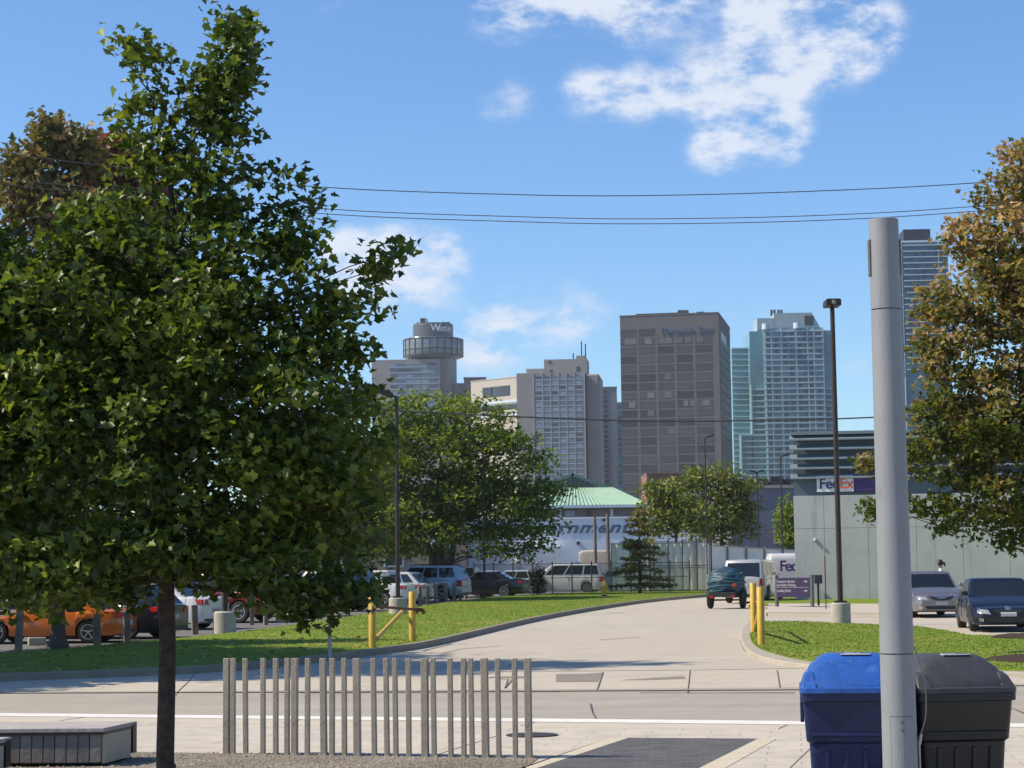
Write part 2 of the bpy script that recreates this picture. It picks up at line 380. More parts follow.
# driveway and everything paved beyond the far kerb
lawn_front = [(-300, 688), (-120, 682), (0, 676), (100, 672.5), (190, 668.5), (260, 663.5), (320, 657), (375, 650), (420, 643.5), (470, 632.5), (520, 621), (570, 611.5), (640, 601), (712, 594.5)]
lawn_back = [(712, 587.5), (660, 589), (600, 591.5), (560, 593.5), (490, 597), (440, 603), (395, 610), (330, 619), (270, 628), (200, 636), (130, 642), (60, 649), (0, 653), (-120, 664), (-300, 676)]
LF = [G(x, y, 0.1) for x, y in smooth_line(lawn_front, 5)]
LB = [G(x, y, 0.1) for x, y in lawn_back]
drv = [fL, farA, farB, fR, Vector((60, 130, 0)), Vector((14, 130, 0))] + list(reversed(LF)) + [Vector((-60, 34, 0))]
sheet('driveway', drv, 0.008, M_drive)
sheet('left_lawn', LF + LB, 0.10, M_lawn, skirt=0.09)
KP = []
for i in range(8, len(LF)):
    t = (LF[min(i + 1, len(LF) - 1)] - LF[i - 1]).normalized(); KP.append(LF[i] - Vector((-t.y, t.x, 0)) * 0.2)
kerb_line('driveway_kerb', KP, 0.205, 0.15, M_kerbbrown)
# sidewalk and apron slabs along the far kerb
def farl(px): return px
sw = [(-300, 700), (0, 692.6), (230, 691.6), (470, 690.6), (470, 672), (330, 668), (230, 672), (190, 673), (100, 676.5), (0, 680), (-300, 693)]
sheet('left_sidewalk', [G(x, y) for x, y in sw], 0.014, M_apron)
sheet('apron', [G(x, y) for x, y in [(470, 690.6), (805, 688.4), (1300, 684), (1300, 672), (1015, 670), (900, 668), (805, 668), (700, 670), (600, 671.5), (470, 672)]], 0.012, M_apron)
sheet('road_gutter', [G(x, y) for x, y in [(-300, 695.6), (0, 694.0), (512, 692.2), (800, 690.6), (1015, 686.6), (1300, 684.6), (1300, 683.4), (1015, 684.8), (800, 688.4), (512, 690.8), (0, 692.8), (-300, 694.4)]], 0.018, M_gutter)
for pp in ([(556, 683), (598, 682.5), (602, 673.5), (585, 674.5), (556, 675)], [(620, 681), (655, 678.5), (684, 676.8), (686, 679.6), (650, 680.8)],
           [(488, 679), (530, 679), (528, 677), (490, 677.5)]):
    sheet('asphalt_patch', [G(x, y) for x, y in pp], 0.016, M_patch)
mb = MB()
def crack(pts, w):
    q = [G(x, y, 0.02) for x, y in pts]
    for a, b in zip(q[:-1], q[1:]): mb.bar(a, b, w * .34, 0.006)
crack([(603, 672), (601, 678), (597, 690)], 0.05); crack([(690, 670), (689, 680), (687.5, 692.5)], 0.035); crack([(777, 670), (780, 688)], 0.04)
crack([(640, 692.6), (700, 693), (795, 692.4)], 0.07); crack([(690, 693), (795, 692.6)], 0.08)
crack([(590, 703), (592, 712), (600, 726)], 0.035);
crack([(517, 668), (511, 681), (505, 688), (508, 679), (500, 679)], 0.05); crack([(440, 654), (460, 649), (500, 646)], 0.04)
crack([(300, 692.8), (460, 692.8)], 0.05); crack([(470, 692), (560, 691.7)], 0.05)
crack([(196, 672), (190, 680), (175, 694), (160, 708)], 0.03); crack([(1000, 706), (1015, 709), (1024, 713)], 0.03)
crack([(470, 672), (700, 670), (805, 668)], 0.03); crack([(600, 640), (640, 637)], 0.03)
crack([(508, 667), (516, 662), (530, 659)], 0.04); crack([(740, 640), (744, 650), (752, 656)], 0.03)
crack([(820, 700), (870, 701), (1000, 700)], 0.02)
tag(mb.build('road_cracks', M_crack), kind='structure')
mb = MB(); c = G(532, 735.5, NZ); mb.lathe([(0.27, NZ + 0.002), (0.27, NZ + 0.012), (0.23, NZ + 0.014), (0.01, NZ + 0.014)], (c.x, c.y, 0), 28)  # low dark disc lying on the pale paving
tag(mb.build('dark_disc', mat('dark_disc_surface', (0.06, 0.055, 0.05), 0.6, 0.4, bump=0.4), smooth=40), 'dark flat round disc on the pale paving behind the steel posts', 'manhole cover')

# right-hand island lawn with its rounded kerb
isl_front = [(757, 621), (752, 628), (750, 637), (756, 646), (772, 653), (800, 658.5), (850, 662.5), (905, 665.5), (960, 667.5), (1024, 669.5), (1120, 672)]
isl_back = [(1120, 639), (1024, 636), (968, 634.5), (945, 630), (918, 626), (860, 623.5), (800, 621)]
IF = [G(x, y, 0.1) for x, y in smooth_line(isl_front, 4)]; IB = [G(x, y, 0.1) for x, y in isl_back]
sheet('island_lawn', IF + IB, 0.10, M_lawn, skirt=0.09)
rimo = [(750, 619), (741, 630), (741, 640), (748, 650), (766, 657.5), (798, 663), (850, 667), (905, 669), (1024, 672.5), (1120, 675)]
kerb_line('island_kerb', [G(x, y, 0.1) for x, y in smooth_line(rimo, 4)], 0.42, 0.096, M_kerb)
# pavement and grass strip at the foot of the depot wall
sheet('depot_sidewalk', [G(x, y, 0.12) for x, y in [(768, 613.5), (912, 614.5), (912, 603.5), (768, 603)]], 0.12, M_apron, skirt=0.11)
mb = MB(); a, b = G(766, 616.5), G(912, 617.5); kerb_line('depot_kerb', [a, lerp_line(a, b, .5), b], 0.2, 0.135, M_kerbdark)
sheet('depot_grass_strip', [G(x, y, 0.12) for x, y in [(758, 603.4), (912, 603.6), (1200, 603), (1200, 597), (912, 596.5), (752, 595)]], 0.125, M_lawn, skirt=0.1)

# grass blades, fallen leaves, loose stones
def in_poly(pts, poly):
    x, y = pts[:, 0], pts[:, 1]; ins = np.zeros(len(pts), bool); n = len(poly)
    for i in range(n):
        x1, y1 = poly[i][0], poly[i][1]; x2, y2 = poly[i - 1][0], poly[i - 1][1]
        c = ((y1 > y) != (y2 > y)) & (x < (x2 - x1) * (y - y1) / (y2 - y1 + 1e-12) + x1); ins ^= c
    return ins
tzv = lambda y: 0.0075 * np.clip(y - 40.0, 0, 70.0)
def scatter(poly, n, ymax=1e9):
    A = np.array([[p[0], p[1]] for p in poly]); lo, hi = A.min(0), A.max(0); hi[1] = min(hi[1], ymax); lo[0] = max(lo[0], -26); hi[0] = min(hi[0], 26)
    p = lo + (hi - lo) * RNG.random((n * 4, 2)); return p[in_poly(p, A)][:n]
def blades(name, poly, n, h, off, m, ymax):
    p = scatter(poly, n, ymax); n = len(p); a = RNG.random(n) * 6.283; hh = h * (0.5 + RNG.random(n)); w = 0.012 + 0.012 * RNG.random(n)
    z = tzv(p[:, 1]) + off; lean = RNG.normal(0, 0.5, (n, 2)) * hh[:, None]
    b0 = np.stack([p[:, 0] - w * np.cos(a), p[:, 1] - w * np.sin(a), z], 1); b1 = np.stack([p[:, 0] + w * np.cos(a), p[:, 1] + w * np.sin(a), z], 1)
    t = np.stack([p[:, 0] + lean[:, 0], p[:, 1] + lean[:, 1], z + hh], 1)
    V = np.stack([b0, b1, t], 1).reshape(-1, 3); return tag(fast_mesh(name, V, np.arange(3 * n).reshape(-1, 3), m), kind='stuff')
M_blade = leaf_mat('grass_blade', [(0.0, (0.15, 0.22, 0.030)), (0.5, (0.21, 0.28, 0.04)), (1.0, (0.30, 0.33, 0.08))], trans=0.3)
blades('grass', LF + LB, 45000, 0.022, 0.10, M_blade, 130)
blades('grass', IF + IB, 16000, 0.022, 0.10, M_blade, 130)
def flat_bits(name, p, zoff, s0, s1, m, kind='stuff', sides=5, thick=0.0):
    n = len(p); s = s0 + (s1 - s0) * RNG.random(n); ph = RNG.random(n) * 6.28; V = []
    ang = np.linspace(0, 2 * np.pi, sides, endpoint=False)
    tilt = RNG.normal(0, 0.35, (n, 2))
    X = p[:, None, 0] + s[:, None] * np.cos(ang + ph[:, None]); Y = p[:, None, 1] + s[:, None] * 0.7 * np.sin(ang + ph[:, None])
    Z = (tzv(p[:, 1]) + zoff)[:, None] + (X - p[:, None, 0]) * tilt[:, :1] + (Y - p[:, None, 1]) * tilt[:, 1:]
    V = np.stack([X, Y, Z], 2).reshape(-1, 3)
    return tag(fast_mesh(name, V, np.arange(sides * n).reshape(-1, sides), m), kind=kind)
M_fleaf = leaf_mat('fallen_leaf', [(0.0, (0.28, 0.2, 0.06)), (0.5, (0.42, 0.34, 0.1)), (1.0, (0.2, 0.1, 0.04))], trans=0.1)
pl = scatter(LF + LB, 700, 52); flat_bits('fallen_leaves', pl[pl[:, 0] < -2.5][:420], 0.145, 0.03, 0.065, M_fleaf)
# stones on the gravel bed
gp = np.array([[p.x, p.y] for p in (Vector((-6.5, 20.2, 0)), gl[1], gl[2], gl[3] + dv * 1.5, Vector((-6, 16.2, 0)))])
lo, hi = gp.min(0), gp.max(0); q = lo + (hi - lo) * RNG.random((26000, 2)); q = q[in_poly(q, gp)][:12000]
n = len(q); s = 0.007 + 0.014 * RNG.random(n) ** 2; oct_ = np.array([[1, 0, 0], [0, 1, 0], [-1, 0, 0], [0, -1, 0], [0, 0, .7]])
jit = 0.6 + 0.8 * RNG.random((n, 5, 3)); V = oct_[None] * jit * s[:, None, None]; V[:, :, 0] += q[:, :1]; V[:, :, 1] += q[:, 1:]; V[:, :, 2] += NZ + 0.006
fa = np.array([[0, 1, 4], [1, 2, 4], [2, 3, 4], [3, 0, 4]]); Fa = (fa[None] + 5 * np.arange(n)[:, None, None]).reshape(-1, 3)
M_stone = leaf_mat('loose_stone', [(0.0, (0.14, 0.125, 0.11)), (0.5, (0.25, 0.225, 0.2)), (1.0, (0.42, 0.38, 0.33))], trans=0.0, rough=0.85)
tag(fast_mesh('gravel', V.reshape(-1, 3), Fa, M_stone), kind='stuff')
# ------------------------------------------------------------------ trees
M_bark_dark = mat('maple_bark', (0.07, 0.05, 0.04), 0.95, var=0.55, scale=22, bump=1.0, bscale=55)
M_bark = mat('grey_bark', (0.11, 0.09, 0.07), 0.9, var=0.35, scale=8, bump=0.9, bscale=30)
MAPLE = np.array([[0, 0], [.27, .00], [.26, .20], [.54, .45], [.26, .51], [.20, .71], [0, 1.0]])
OVATE = np.array([[0, 0], [.20, .25], [.22, .6], [0, 1.0]])
SPRAY = np.array([[0, 0], [.34, .3], [.12, .55], [0, 1.0]])
def leaves(name, cen, size, shape, m, parent, loc, up=0.9, droop=0.35, fold=0.35):
    """leaf faces, two halves folded along the midrib; cen (n,3) world, size (n,)"""
    n = len(cen); k = len(shape)
    nrm = RNG.normal(0, 1, (n, 3)) * 0.75; nrm[:, 2] += up; nrm /= np.linalg.norm(nrm, axis=1)[:, None]
    t = RNG.normal(0, 1, (n, 3)); t[:, 2] -= droop; t -= nrm * (t * nrm).sum(1)[:, None]; t /= np.linalg.norm(t, axis=1)[:, None]
    s = np.cross(t, nrm); V = []
    L = shape * 1.0
    for sg in (1, -1):
        p = cen[:, None, :] + size[:, None, None] * (sg * L[None, :, 0, None] * s[:, None, :] + (L[None, :, 1, None] - 0.4) * t[:, None, :] + fold * L[None, :, 0, None] * nrm[:, None, :]
            - 0.18 * (L[None, :, 1, None] ** 2) * nrm[:, None, :])
        V.append(p)
    # both halves share the midrib points 0 and k-1 so that a leaf is one island
    A, B = V; allv = np.concatenate([A, B[:, 1:k - 1, :]], axis=1); w = allv.shape[1]
    f1 = list(range(k)); f2 = [k - 1] + [k + i for i in range(k - 3, -1, -1)] + [0]
    Fa = (np.array([f1, f2])[None] + w * np.arange(n)[:, None, None]).reshape(-1, k)
    V = allv.reshape(-1, 3) - np.array(loc)[None]
    return fast_mesh(name, V, Fa, m, parent)
def in_ell(n, c, r, p=2.2):
    d = RNG.normal(0, 1, (n, 3)); d /= np.linalg.norm(d, axis=1)[:, None]
    return np.array(c) + d * (RNG.random(n) ** (1 / p))[:, None] * np.array(r)
def limb(mb, a, b, r0, r1, wob=0.08, n=6, sag=0.0, sides=7):
    a, b = Vector(a), Vector(b); L = (b - a).length; pts = []
    for i in range(n + 1):
        t = i / n; p = a.lerp(b, t)
        k = math.sin(math.pi * t) * wob * L
        p += Vector((random.uniform(-1, 1), random.uniform(-1, 1), random.uniform(-.4, .6))) * k * 0.6 + Vector((0, 0, -sag * L * math.sin(math.pi * t)))
        pts.append(p)
    mb.tube(pts, [r0 + (r1 - r0) * (i / n) for i in range(n + 1)], sides); return pts
def tree(name, label, loc, top, blobs, n_cl, per, lsize, shape, lm, bark, r0, group=None, sig=0.12, up=0.9, fork=0.45, cat='tree', lean=(0, 0), twigs=150, pshell=2.2, stems=None, skip=None, minz=None, flat=.8):
    """blobs: (centre, radii, weight) in world; leaves gather in tufts at the ends of twigs"""
    root = empty(name, loc, 0, label, cat, group); loc = Vector(loc)
    tb = MB(); H = top - loc.z
    main = limb(tb, loc - Vector((0, 0, 0.15)), loc + Vector((lean[0], lean[1], H * fork)), r0, r0 * 0.72, 0.012, 8, sides=12)
    flare = [loc + Vector((0, 0, h)) for h in (-0.1, 0.06, 0.2, 0.5)]
    tb.tube(flare, [r0 * 1.7, r0 * 1.3, r0 * 1.08, r0 * 0.9], 12)
    ldr = limb(tb, main[-1], loc + Vector((lean[0] * 1.5, lean[1] * 1.5, H * 0.86)), r0 * 0.72, r0 * 0.12, 0.05, 8, sides=8)
    for st in (stems or []): limb(tb, loc - Vector((0, 0, .1)), Vector(st), r0 * .8, r0 * .25, 0.06, 7, sides=9)
    cen = []; W = sum(b[2] for b in blobs); axis = main[3:] + ldr
    for c, r, w in blobs:
        c = Vector(c); axu = [p for p in axis if p.z > loc.z + (minz or 0)]; lo = [p for p in axu if p.z < c.z - 0.1 * (c - loc).length] or [axu[0]]
        st = min(lo, key=lambda p: (p - c).length + 0.3 * abs(p.z - (c.z - 0.35 * H * .3)))
        rr = max(r0 * 0.35 * min(1.0, (w / W) * len(blobs) * 0.6 + .3), r0 * .14)
        pts = limb(tb, st, c, rr, rr * 0.3, 0.08, 6)
        k = max(3, int(n_cl * w / W)); cc = in_ell(k, c, r, pshell)
        cen.append(cc)
        for q in cc[:max(2, int(twigs * w / W))]:
            s = min(pts, key=lambda p: (p - Vector(q)).length); limb(tb, s, q, rr * 0.3, rr * 0.07, 0.1, 3, sides=5)
    cen = np.concatenate(cen)
    L = np.repeat(cen, per, axis=0) + np.clip(RNG.normal(0, 1, (len(cen) * per, 3)), -1.75, 1.75) * sig * np.array([1, 1, flat])
    if skip is not None: L = L[~skip(L)]
    sz = lsize * (0.55 + 0.75 * RNG.random(len(L)))
    leaves('crown', L, sz, shape, lm, root, loc, up=up)
    tb.build('trunk', bark, root, world=True, smooth=50)
    return root
def pblob(px, py, rx, ry, d, rd, dd=0.0, w=None):
    c = P(px, py, d + dd); s = d / F
    return (tuple(c), (rx * s, rd, ry * s), w if w else rx * ry * (0.5 + rd))

M_maple = leaf_mat('maple_leaf', [(0.0, (0.028, 0.050, 0.013)), (0.4, (0.062, 0.106, 0.021)), (0.7, (0.155, 0.22, 0.036)), (1.0, (0.42, 0.46, 0.08))], trans=0.31, rough=0.42, spec=0.32)
M_leaf_mid = leaf_mat('tree_of_heaven_leaf', [(0.0, (0.07, 0.125, 0.025)), (0.45, (0.145, 0.225, 0.038)), (0.8, (0.28, 0.345, 0.055)), (1.0, (0.42, 0.44, 0.08))], trans=0.38, rough=0.5)
M_leaf_brown = leaf_mat('turning_leaf', [(0.0, (0.09, 0.12, 0.03)), (0.4, (0.17, 0.17, 0.05)), (0.7, (0.28, 0.19, 0.08)), (1.0, (0.38, 0.21, 0.11))], trans=0.25, rough=0.5)
M_leaf_red = leaf_mat('autumn_leaf', [(0.0, (0.07, 0.11, 0.022)), (0.3, (0.13, 0.155, 0.032)), (0.48, (0.28, 0.23, 0.085)), (0.75, (0.47, 0.29, 0.19)), (1.0, (0.78, 0.60, 0.46))], trans=0.4, rough=0.5, zg=(2.0, 8.5, -0.38, 0.03))
M_leaf_olive = leaf_mat('olive_leaf', [(0.0, (0.085, 0.13, 0.03)), (0.5, (0.17, 0.215, 0.048)), (0.8, (0.28, 0.29, 0.07)), (1.0, (0.44, 0.29, 0.10))], trans=0.25, rough=0.5)
M_needle = leaf_mat('spruce_needle', [(0.0, (0.13, 0.14, 0.055)), (0.5, (0.25, 0.245, 0.10)), (1.0, (0.42, 0.35, 0.15))], trans=0.3, rough=0.6)

# foreground maple
D1 = 12.8
tl = P(167, 800, D1); tl.z = NZ
B1 = [pblob(190, 440, 120, 150, D1, 0.95), pblob(200, 300, 85, 90, D1, 0.8), pblob(205, 180, 50, 75, D1, 0.45), pblob(220, 115, 19, 52, D1, 0.25, w=2000), pblob(236, 42, 9, 36, D1, 0.12, w=1200), pblob(229, 80, 12, 30, D1, .14, w=800),
      pblob(170, 140, 26, 52, D1, 0.25), pblob(146, 80, 14, 30, D1, 0.15, w=650), pblob(130, 48, 12, 16, D1, 0.12, w=260), pblob(136, 130, 16, 50, D1, 0.2, w=800), pblob(105, 240, 55, 62, D1, 0.6), pblob(70, 320, 75, 90, D1, 0.7), pblob(40, 430, 70, 90, D1, 0.8),
      pblob(283, 222, 30, 58, D1, 0.4), pblob(300, 300, 34, 72, D1, 0.5), pblob(335, 330, 20, 40, D1, 0.25, w=1300), pblob(358, 296, 16, 18, D1, 0.15, w=300), pblob(374, 270, 9, 10, D1, 0.1, w=70), pblob(386, 256, 8, 10, D1, 0.06, w=40), pblob(355, 345, 16, 12, D1, .15, w=250),
      pblob(305, 430, 75, 100, D1, 0.8), pblob(330, 520, 48, 60, D1, 0.6), pblob(345, 582, 24, 26, D1, 0.3, w=900), pblob(265, 560, 70, 40, D1, 0.7), pblob(150, 550, 80, 42, D1, 0.7), pblob(75, 555, 70, 42, D1, 0.7), pblob(30, 575, 40, 24, D1, 0.4),
      pblob(364, 430, 14, 30, D1, 0.25, w=500), pblob(75, 590, 62, 24, D1, 0.5), pblob(30, 595, 30, 16, D1, 0.4), pblob(125, 600, 22, 14, D1, 0.3), pblob(300, 600, 44, 20, D1, 0.5), pblob(310, 615, 14, 10, D1, 0.15, w=120)]
tree('maple_tree', 'tall dark green maple standing in the gravel bed beside the row of steel posts', tl, P(240, 0, D1).z, B1, 1000, 30, 0.066, MAPLE, M_maple, M_bark_dark, 0.062, sig=0.10, twigs=420, fork=0.5, pshell=2.6, minz=1.55, up=1.0, flat=.48)
# its neighbour, whose trunk stands just outside the picture
D0 = 13.0; t0 = P(-150, 800, D0); t0.z = NZ
B0 = [pblob(-90, 400, 110, 150, D0, 1.0), pblob(-30, 300, 62, 95, D0, 0.6), pblob(-20, 440, 70, 90, D0, 0.7), pblob(-110, 220, 80, 90, D0, 0.9), pblob(-130, 130, 50, 60, D0, 0.7), pblob(0, 520, 55, 60, D0, 0.6), pblob(25, 380, 40, 70, D0, .4)]
tree('maple_tree', 'maple at the left edge of the picture with only its dark outer branches in view', t0, P(-130, 60, D0).z, B0, 800, 15, 0.08, MAPLE, M_maple, M_bark_dark, 0.06, sig=0.08, twigs=110, fork=0.5)
# turning tree on the lawn behind the maple
t2 = G(58, 645, 0.1); D2 = t2.y
B2a = [pblob(60, 520, 90, 70, D2, 2.2), pblob(20, 560, 90, 34, D2, 2.4), pblob(110, 560, 70, 34, D2, 2.4), pblob(60, 440, 70, 70, D2, 1.8), pblob(60, 380, 45, 50, D2, 1.3)]
D2 = 96.0; t2x = P(14, 600, D2); t2x.z = tz(D2)
B2 = [pblob(30, 190, 34, 50, D2, 2.4, w=9000), pblob(50, 138, 16, 22, D2, 1.4, w=3000), pblob(80, 155, 17, 30, D2, 1.6, w=3500), pblob(70, 215, 50, 30, D2, 2.4, w=5000), pblob(15, 300, 70, 90, D2, 2.0), pblob(90, 300, 90, 110, D2, 2.2), pblob(60, 430, 120, 110, D2, 2.6), pblob(150, 420, 60, 90, D2, 2.0),
      pblob(-40, 380, 60, 110, D2, 2.2), pblob(20, 560, 90, 34, D2, 2.0), pblob(110, 560, 60, 34, D2, 2.0)]
tree('street_tree', 'low tree behind the maple, rooted on the lawn in front of the orange car', t2, P(60, 330, t2.y).z, B2a, 700, 13, 0.17, MAPLE, M_maple, M_bark, 0.19, sig=0.22, twigs=40)
tree('street_tree', 'tall tree with brown turning top showing over the left side of the maple', t2x, P(50, 118, D2).z, B2, 2000, 13, 0.4, MAPLE, M_leaf_brown, M_bark, 0.3, sig=0.42, twigs=60)
M_leaf_crim = leaf_mat('crimson_leaf', [(0.0, (0.10, 0.04, 0.03)), (0.5, (0.22, 0.07, 0.05)), (1.0, (0.34, 0.14, 0.09))], trans=0.25, rough=0.5)
t2b = P(150, 600, 100.0); t2b.z = tz(100); D2b = 100.0
tree('street_tree', 'dark crimson leaved tree showing over the left shoulder of the maple', t2b, P(116, 125, D2b).z, [pblob(117, 160, 18, 26, D2b, 1.8, w=5000), pblob(108, 185, 24, 30, D2b, 2.0, w=5000), pblob(135, 210, 40, 60, D2b, 3.0, w=6000), pblob(160, 330, 80, 100, D2b, 3.5, w=7000)], 700, 13, 0.4, MAPLE, M_leaf_crim, M_bark, 0.25, sig=0.42, twigs=30)
# street tree further left that shades the lawn and the sidewalk
t3 = Vector((-17.5, 38.3, 0.1)); D3 = t3.y
def wb(x, y, z, rx, ry, rz): return ((t3.x + x, t3.y + y, z), (rx, ry, rz), rx * ry * rz)
B3 = [wb(1, -2, 5.5, 3.2, 4.6, 2.6), wb(.5, 2, 6.5, 3.2, 5.0, 2.8), wb(.5, -.5, 9, 3.2, 4.2, 2.8), wb(0, -.6, 12, 2.8, 4.0, 2.8), wb(.3, -.6, 15, 2.2, 3.0, 2.6), wb(.4, -.2, 17.0, 1.5, 1.4, 2.0), wb(.3, -.5, 14, 2.0, 1.8, 2.4), wb(3, 3, 4.5, 2.4, 3.0, 1.6), wb(.5, 5, 9, 3.0, 4.0, 2.8), wb(.5, 4, 11.5, 2.6, 3.0, 2.6), wb(1, 7.5, 6, 3.2, 4.0, 2.6), wb(1.5, -5.5, 5.0, 3.0, 2.6, 2.2), wb(4, -4, 4.2, 2, 2.4, 1.2)]
tree('street_tree', 'tall lawn tree past the left edge of the picture that shades the sidewalk', t3, 19.0, B3, 3600, 13, 0.28, MAPLE, M_maple, M_bark, 0.26, sig=0.3, twigs=40)

# big trees at the car park
t4 = P(440, 590, 112); t4.z = tz(112); D4 = 112
B4 = [pblob(410, 425, 42, 36, D4, 2.5), pblob(455, 425, 46, 34, D4, 2.8), pblob(500, 450, 40, 38, D4, 2.6), pblob(440, 480, 72, 48, D4, 3.6), pblob(510, 505, 46, 40, D4, 2.8), pblob(540, 480, 30, 26, D4, 1.8), pblob(545, 520, 18, 30, D4, 1.4),
      pblob(385, 480, 40, 55, D4, 2.6), pblob(430, 530, 60, 26, D4, 3.0), pblob(500, 545, 38, 20, D4, 2.0), pblob(380, 540, 36, 30, D4, 2.2), pblob(525, 548, 28, 14, D4, 1.5), pblob(395, 415, 16, 22, D4, 1.2)]
tree('shade_tree', 'broad bright green tree above the white cars beside the hotel tower', t4, P(440, 388, D4).z, B4, 420, 52, 0.34, SPRAY, M_leaf_mid, M_bark, 0.32, sig=0.55, up=1.3, flat=.42, fork=0.25, twigs=160, stems=[P(462, 500, D4), P(415, 500, D4)])
t4b = P(335, 600, 98); t4b.z = tz(98)
B4b = [pblob(340, 440, 40, 60, 98, 2.6), pblob(330, 520, 60, 55, 98, 3.0), pblob(285, 470, 50, 70, 98, 3.0), pblob(370, 480, 22, 60, 98, 1.8), pblob(360, 545, 30, 24, 98, 1.8)]
tree('shade_tree', 'dark tree half hidden behind the right side of the foreground maple', t4b, P(330, 385, 98).z, B4b, 260, 42, 0.34, SPRAY, M_leaf_olive, M_bark, 0.25, sig=0.55, flat=.45, up=1.2, fork=0.3, twigs=50)
D6 = 138; t6 = P(722, 580, D6); t6.z = tz(D6)
B6 = [pblob(712, 480, 26, 18, D6, 1.8), pblob(690, 488, 28, 16, D6, 1.8), pblob(735, 490, 20, 22, D6, 1.6), pblob(715, 520, 36, 26, D6, 2.4), pblob(742, 515, 18, 26, D6, 1.6)]
tree('shade_tree', 'tree with rusty tinged top behind the corrugated fence left of the condo', t6, P(712, 460, D6).z, B6, 150, 34, 0.36, SPRAY, M_leaf_olive, M_bark, 0.2, sig=0.5, flat=.45, up=1.2, fork=0.3, twigs=60)
D6b = 132; t6b = P(676, 580, D6b); t6b.z = tz(D6b)
B6b = [pblob(668, 505, 24, 22, D6b, 1.8), pblob(690, 520, 22, 20, D6b, 1.8), pblob(655, 490, 14, 12, D6b, 1.2), pblob(655, 525, 18, 16, D6b, 1.4)]
tree('shade_tree', 'loose grey green tree behind the spruce at the fence', t6b, P(668, 482, D6b).z, B6b, 90, 30, 0.38, SPRAY, M_leaf_olive, M_bark, 0.15, sig=0.5, flat=.45, up=1.2, fork=0.35, twigs=60)
D7 = 152; t7 = P(790, 580, D7); t7.z = tz(D7)
tree('shade_tree', 'small green tree squeezed against the left corner of the concrete depot', t7, P(788, 498, D7).z, [pblob(788, 515, 10, 17, D7, 1.2), pblob(790, 532, 11, 16, D7, 1.3)], 110, 14, 0.42, SPRAY, M_leaf_mid, M_bark, 0.15, sig=0.34, fork=0.35, twigs=20)

# autumn maple on the right, trunk past the edge of the picture
t8 = G(1062, 652, 0.1); D8 = t8.y
B8 = [pblob(1000, 300, 62, 60, D8, 1.6), pblob(955, 330, 38, 50, D8, 1.0), pblob(935, 300, 18, 26, D8, .5, w=700), pblob(985, 235, 36, 40, D8, 1.0), pblob(1005, 195, 24, 30, D8, .8), pblob(1030, 160, 26, 40, D8, .8), pblob(1050, 240, 70, 80, D8, 1.8),
      pblob(960, 420, 48, 62, D8, 1.3), pblob(930, 380, 26, 46, D8, .7), pblob(930, 460, 24, 44, D8, .7), pblob(1010, 420, 60, 80, D8, 1.8), pblob(1075, 380, 70, 110, D8, 2.0), pblob(985, 505, 46, 36, D8, 1.3), pblob(1040, 510, 50, 34, D8, 1.5), pblob(940, 510, 24, 22, D8, .7),
      pblob(885, 465, 16, 11, D8, .3, w=120), pblob(868, 460, 8, 8, D8, .2, w=50), pblob(884, 512, 14, 8, D8, .3, w=80), pblob(870, 510, 6, 6, D8, .2, w=24), pblob(908, 450, 16, 20, D8, .4, w=160), pblob(905, 505, 14, 14, D8, .4, w=160), pblob(1012, 545, 22, 12, D8, .5, w=200), pblob(955, 240, 12, 16, D8, .3, w=200)]
tree('autumn_maple', 'rust and olive autumn maple leaning in from the right over the parked cars', t8, P(1035, 130, D8).z, B8, 950, 32, 0.125, MAPLE, M_leaf_red, M_bark, 0.13, sig=0.17, flat=.6, twigs=240, fork=0.4, pshell=2.4)

# spruce
def spruce(loc, H, rad):
    loc = Vector(loc); root = empty('spruce_tree', loc, 0, 'thin ragged spruce with flat brownish tiers by the chain link fence', 'tree')
    tb = MB(); limb(tb, loc - Vector((0, 0, .1)), loc + Vector((0, 0, H)), 0.11, 0.02, 0.01, 6, sides=9); C = []
    z = 0.55
    while z < H * 0.97:
        t = z / H; n = random.randint(4, 6)
        for k in range(n):
            a = random.uniform(0, 6.28); L = rad * (1 - t) ** 0.75 * random.uniform(0.55, 1.15) + 0.08
            e = loc + Vector((math.cos(a) * L, math.sin(a) * L, z - 0.10 * L + random.uniform(-.1, .1)))
            pts = limb(tb, loc + Vector((0, 0, z)), e, 0.022, 0.006, 0.05, 4, sides=5, sag=0.04)
            m = int(40 * L) + 8
            for _ in range(m):
                u = random.uniform(0.15, 1.0); q = (loc + Vector((0, 0, z))).lerp(e, u); w = 0.22 * L * (1.1 - u) + 0.07
                C.append((q.x + random.gauss(0, w), q.y + random.gauss(0, w), q.z + random.gauss(-.03, .06)))
        z += H * random.uniform(0.055, 0.10)
    C = np.array(C); leaves('crown', C, 0.34 * (0.5 + RNG.random(len(C))), SPRAY * np.array([.55, 1.0]), M_needle, root, loc, up=1.6, droop=0.3)
    tb.build('trunk', M_bark, root, world=True, smooth=50)
DS = 112; sp = P(640, 588, DS); sp.z = tz(DS) + .1
spruce(sp, P(640, 505, DS).z - sp.z, 1.95)
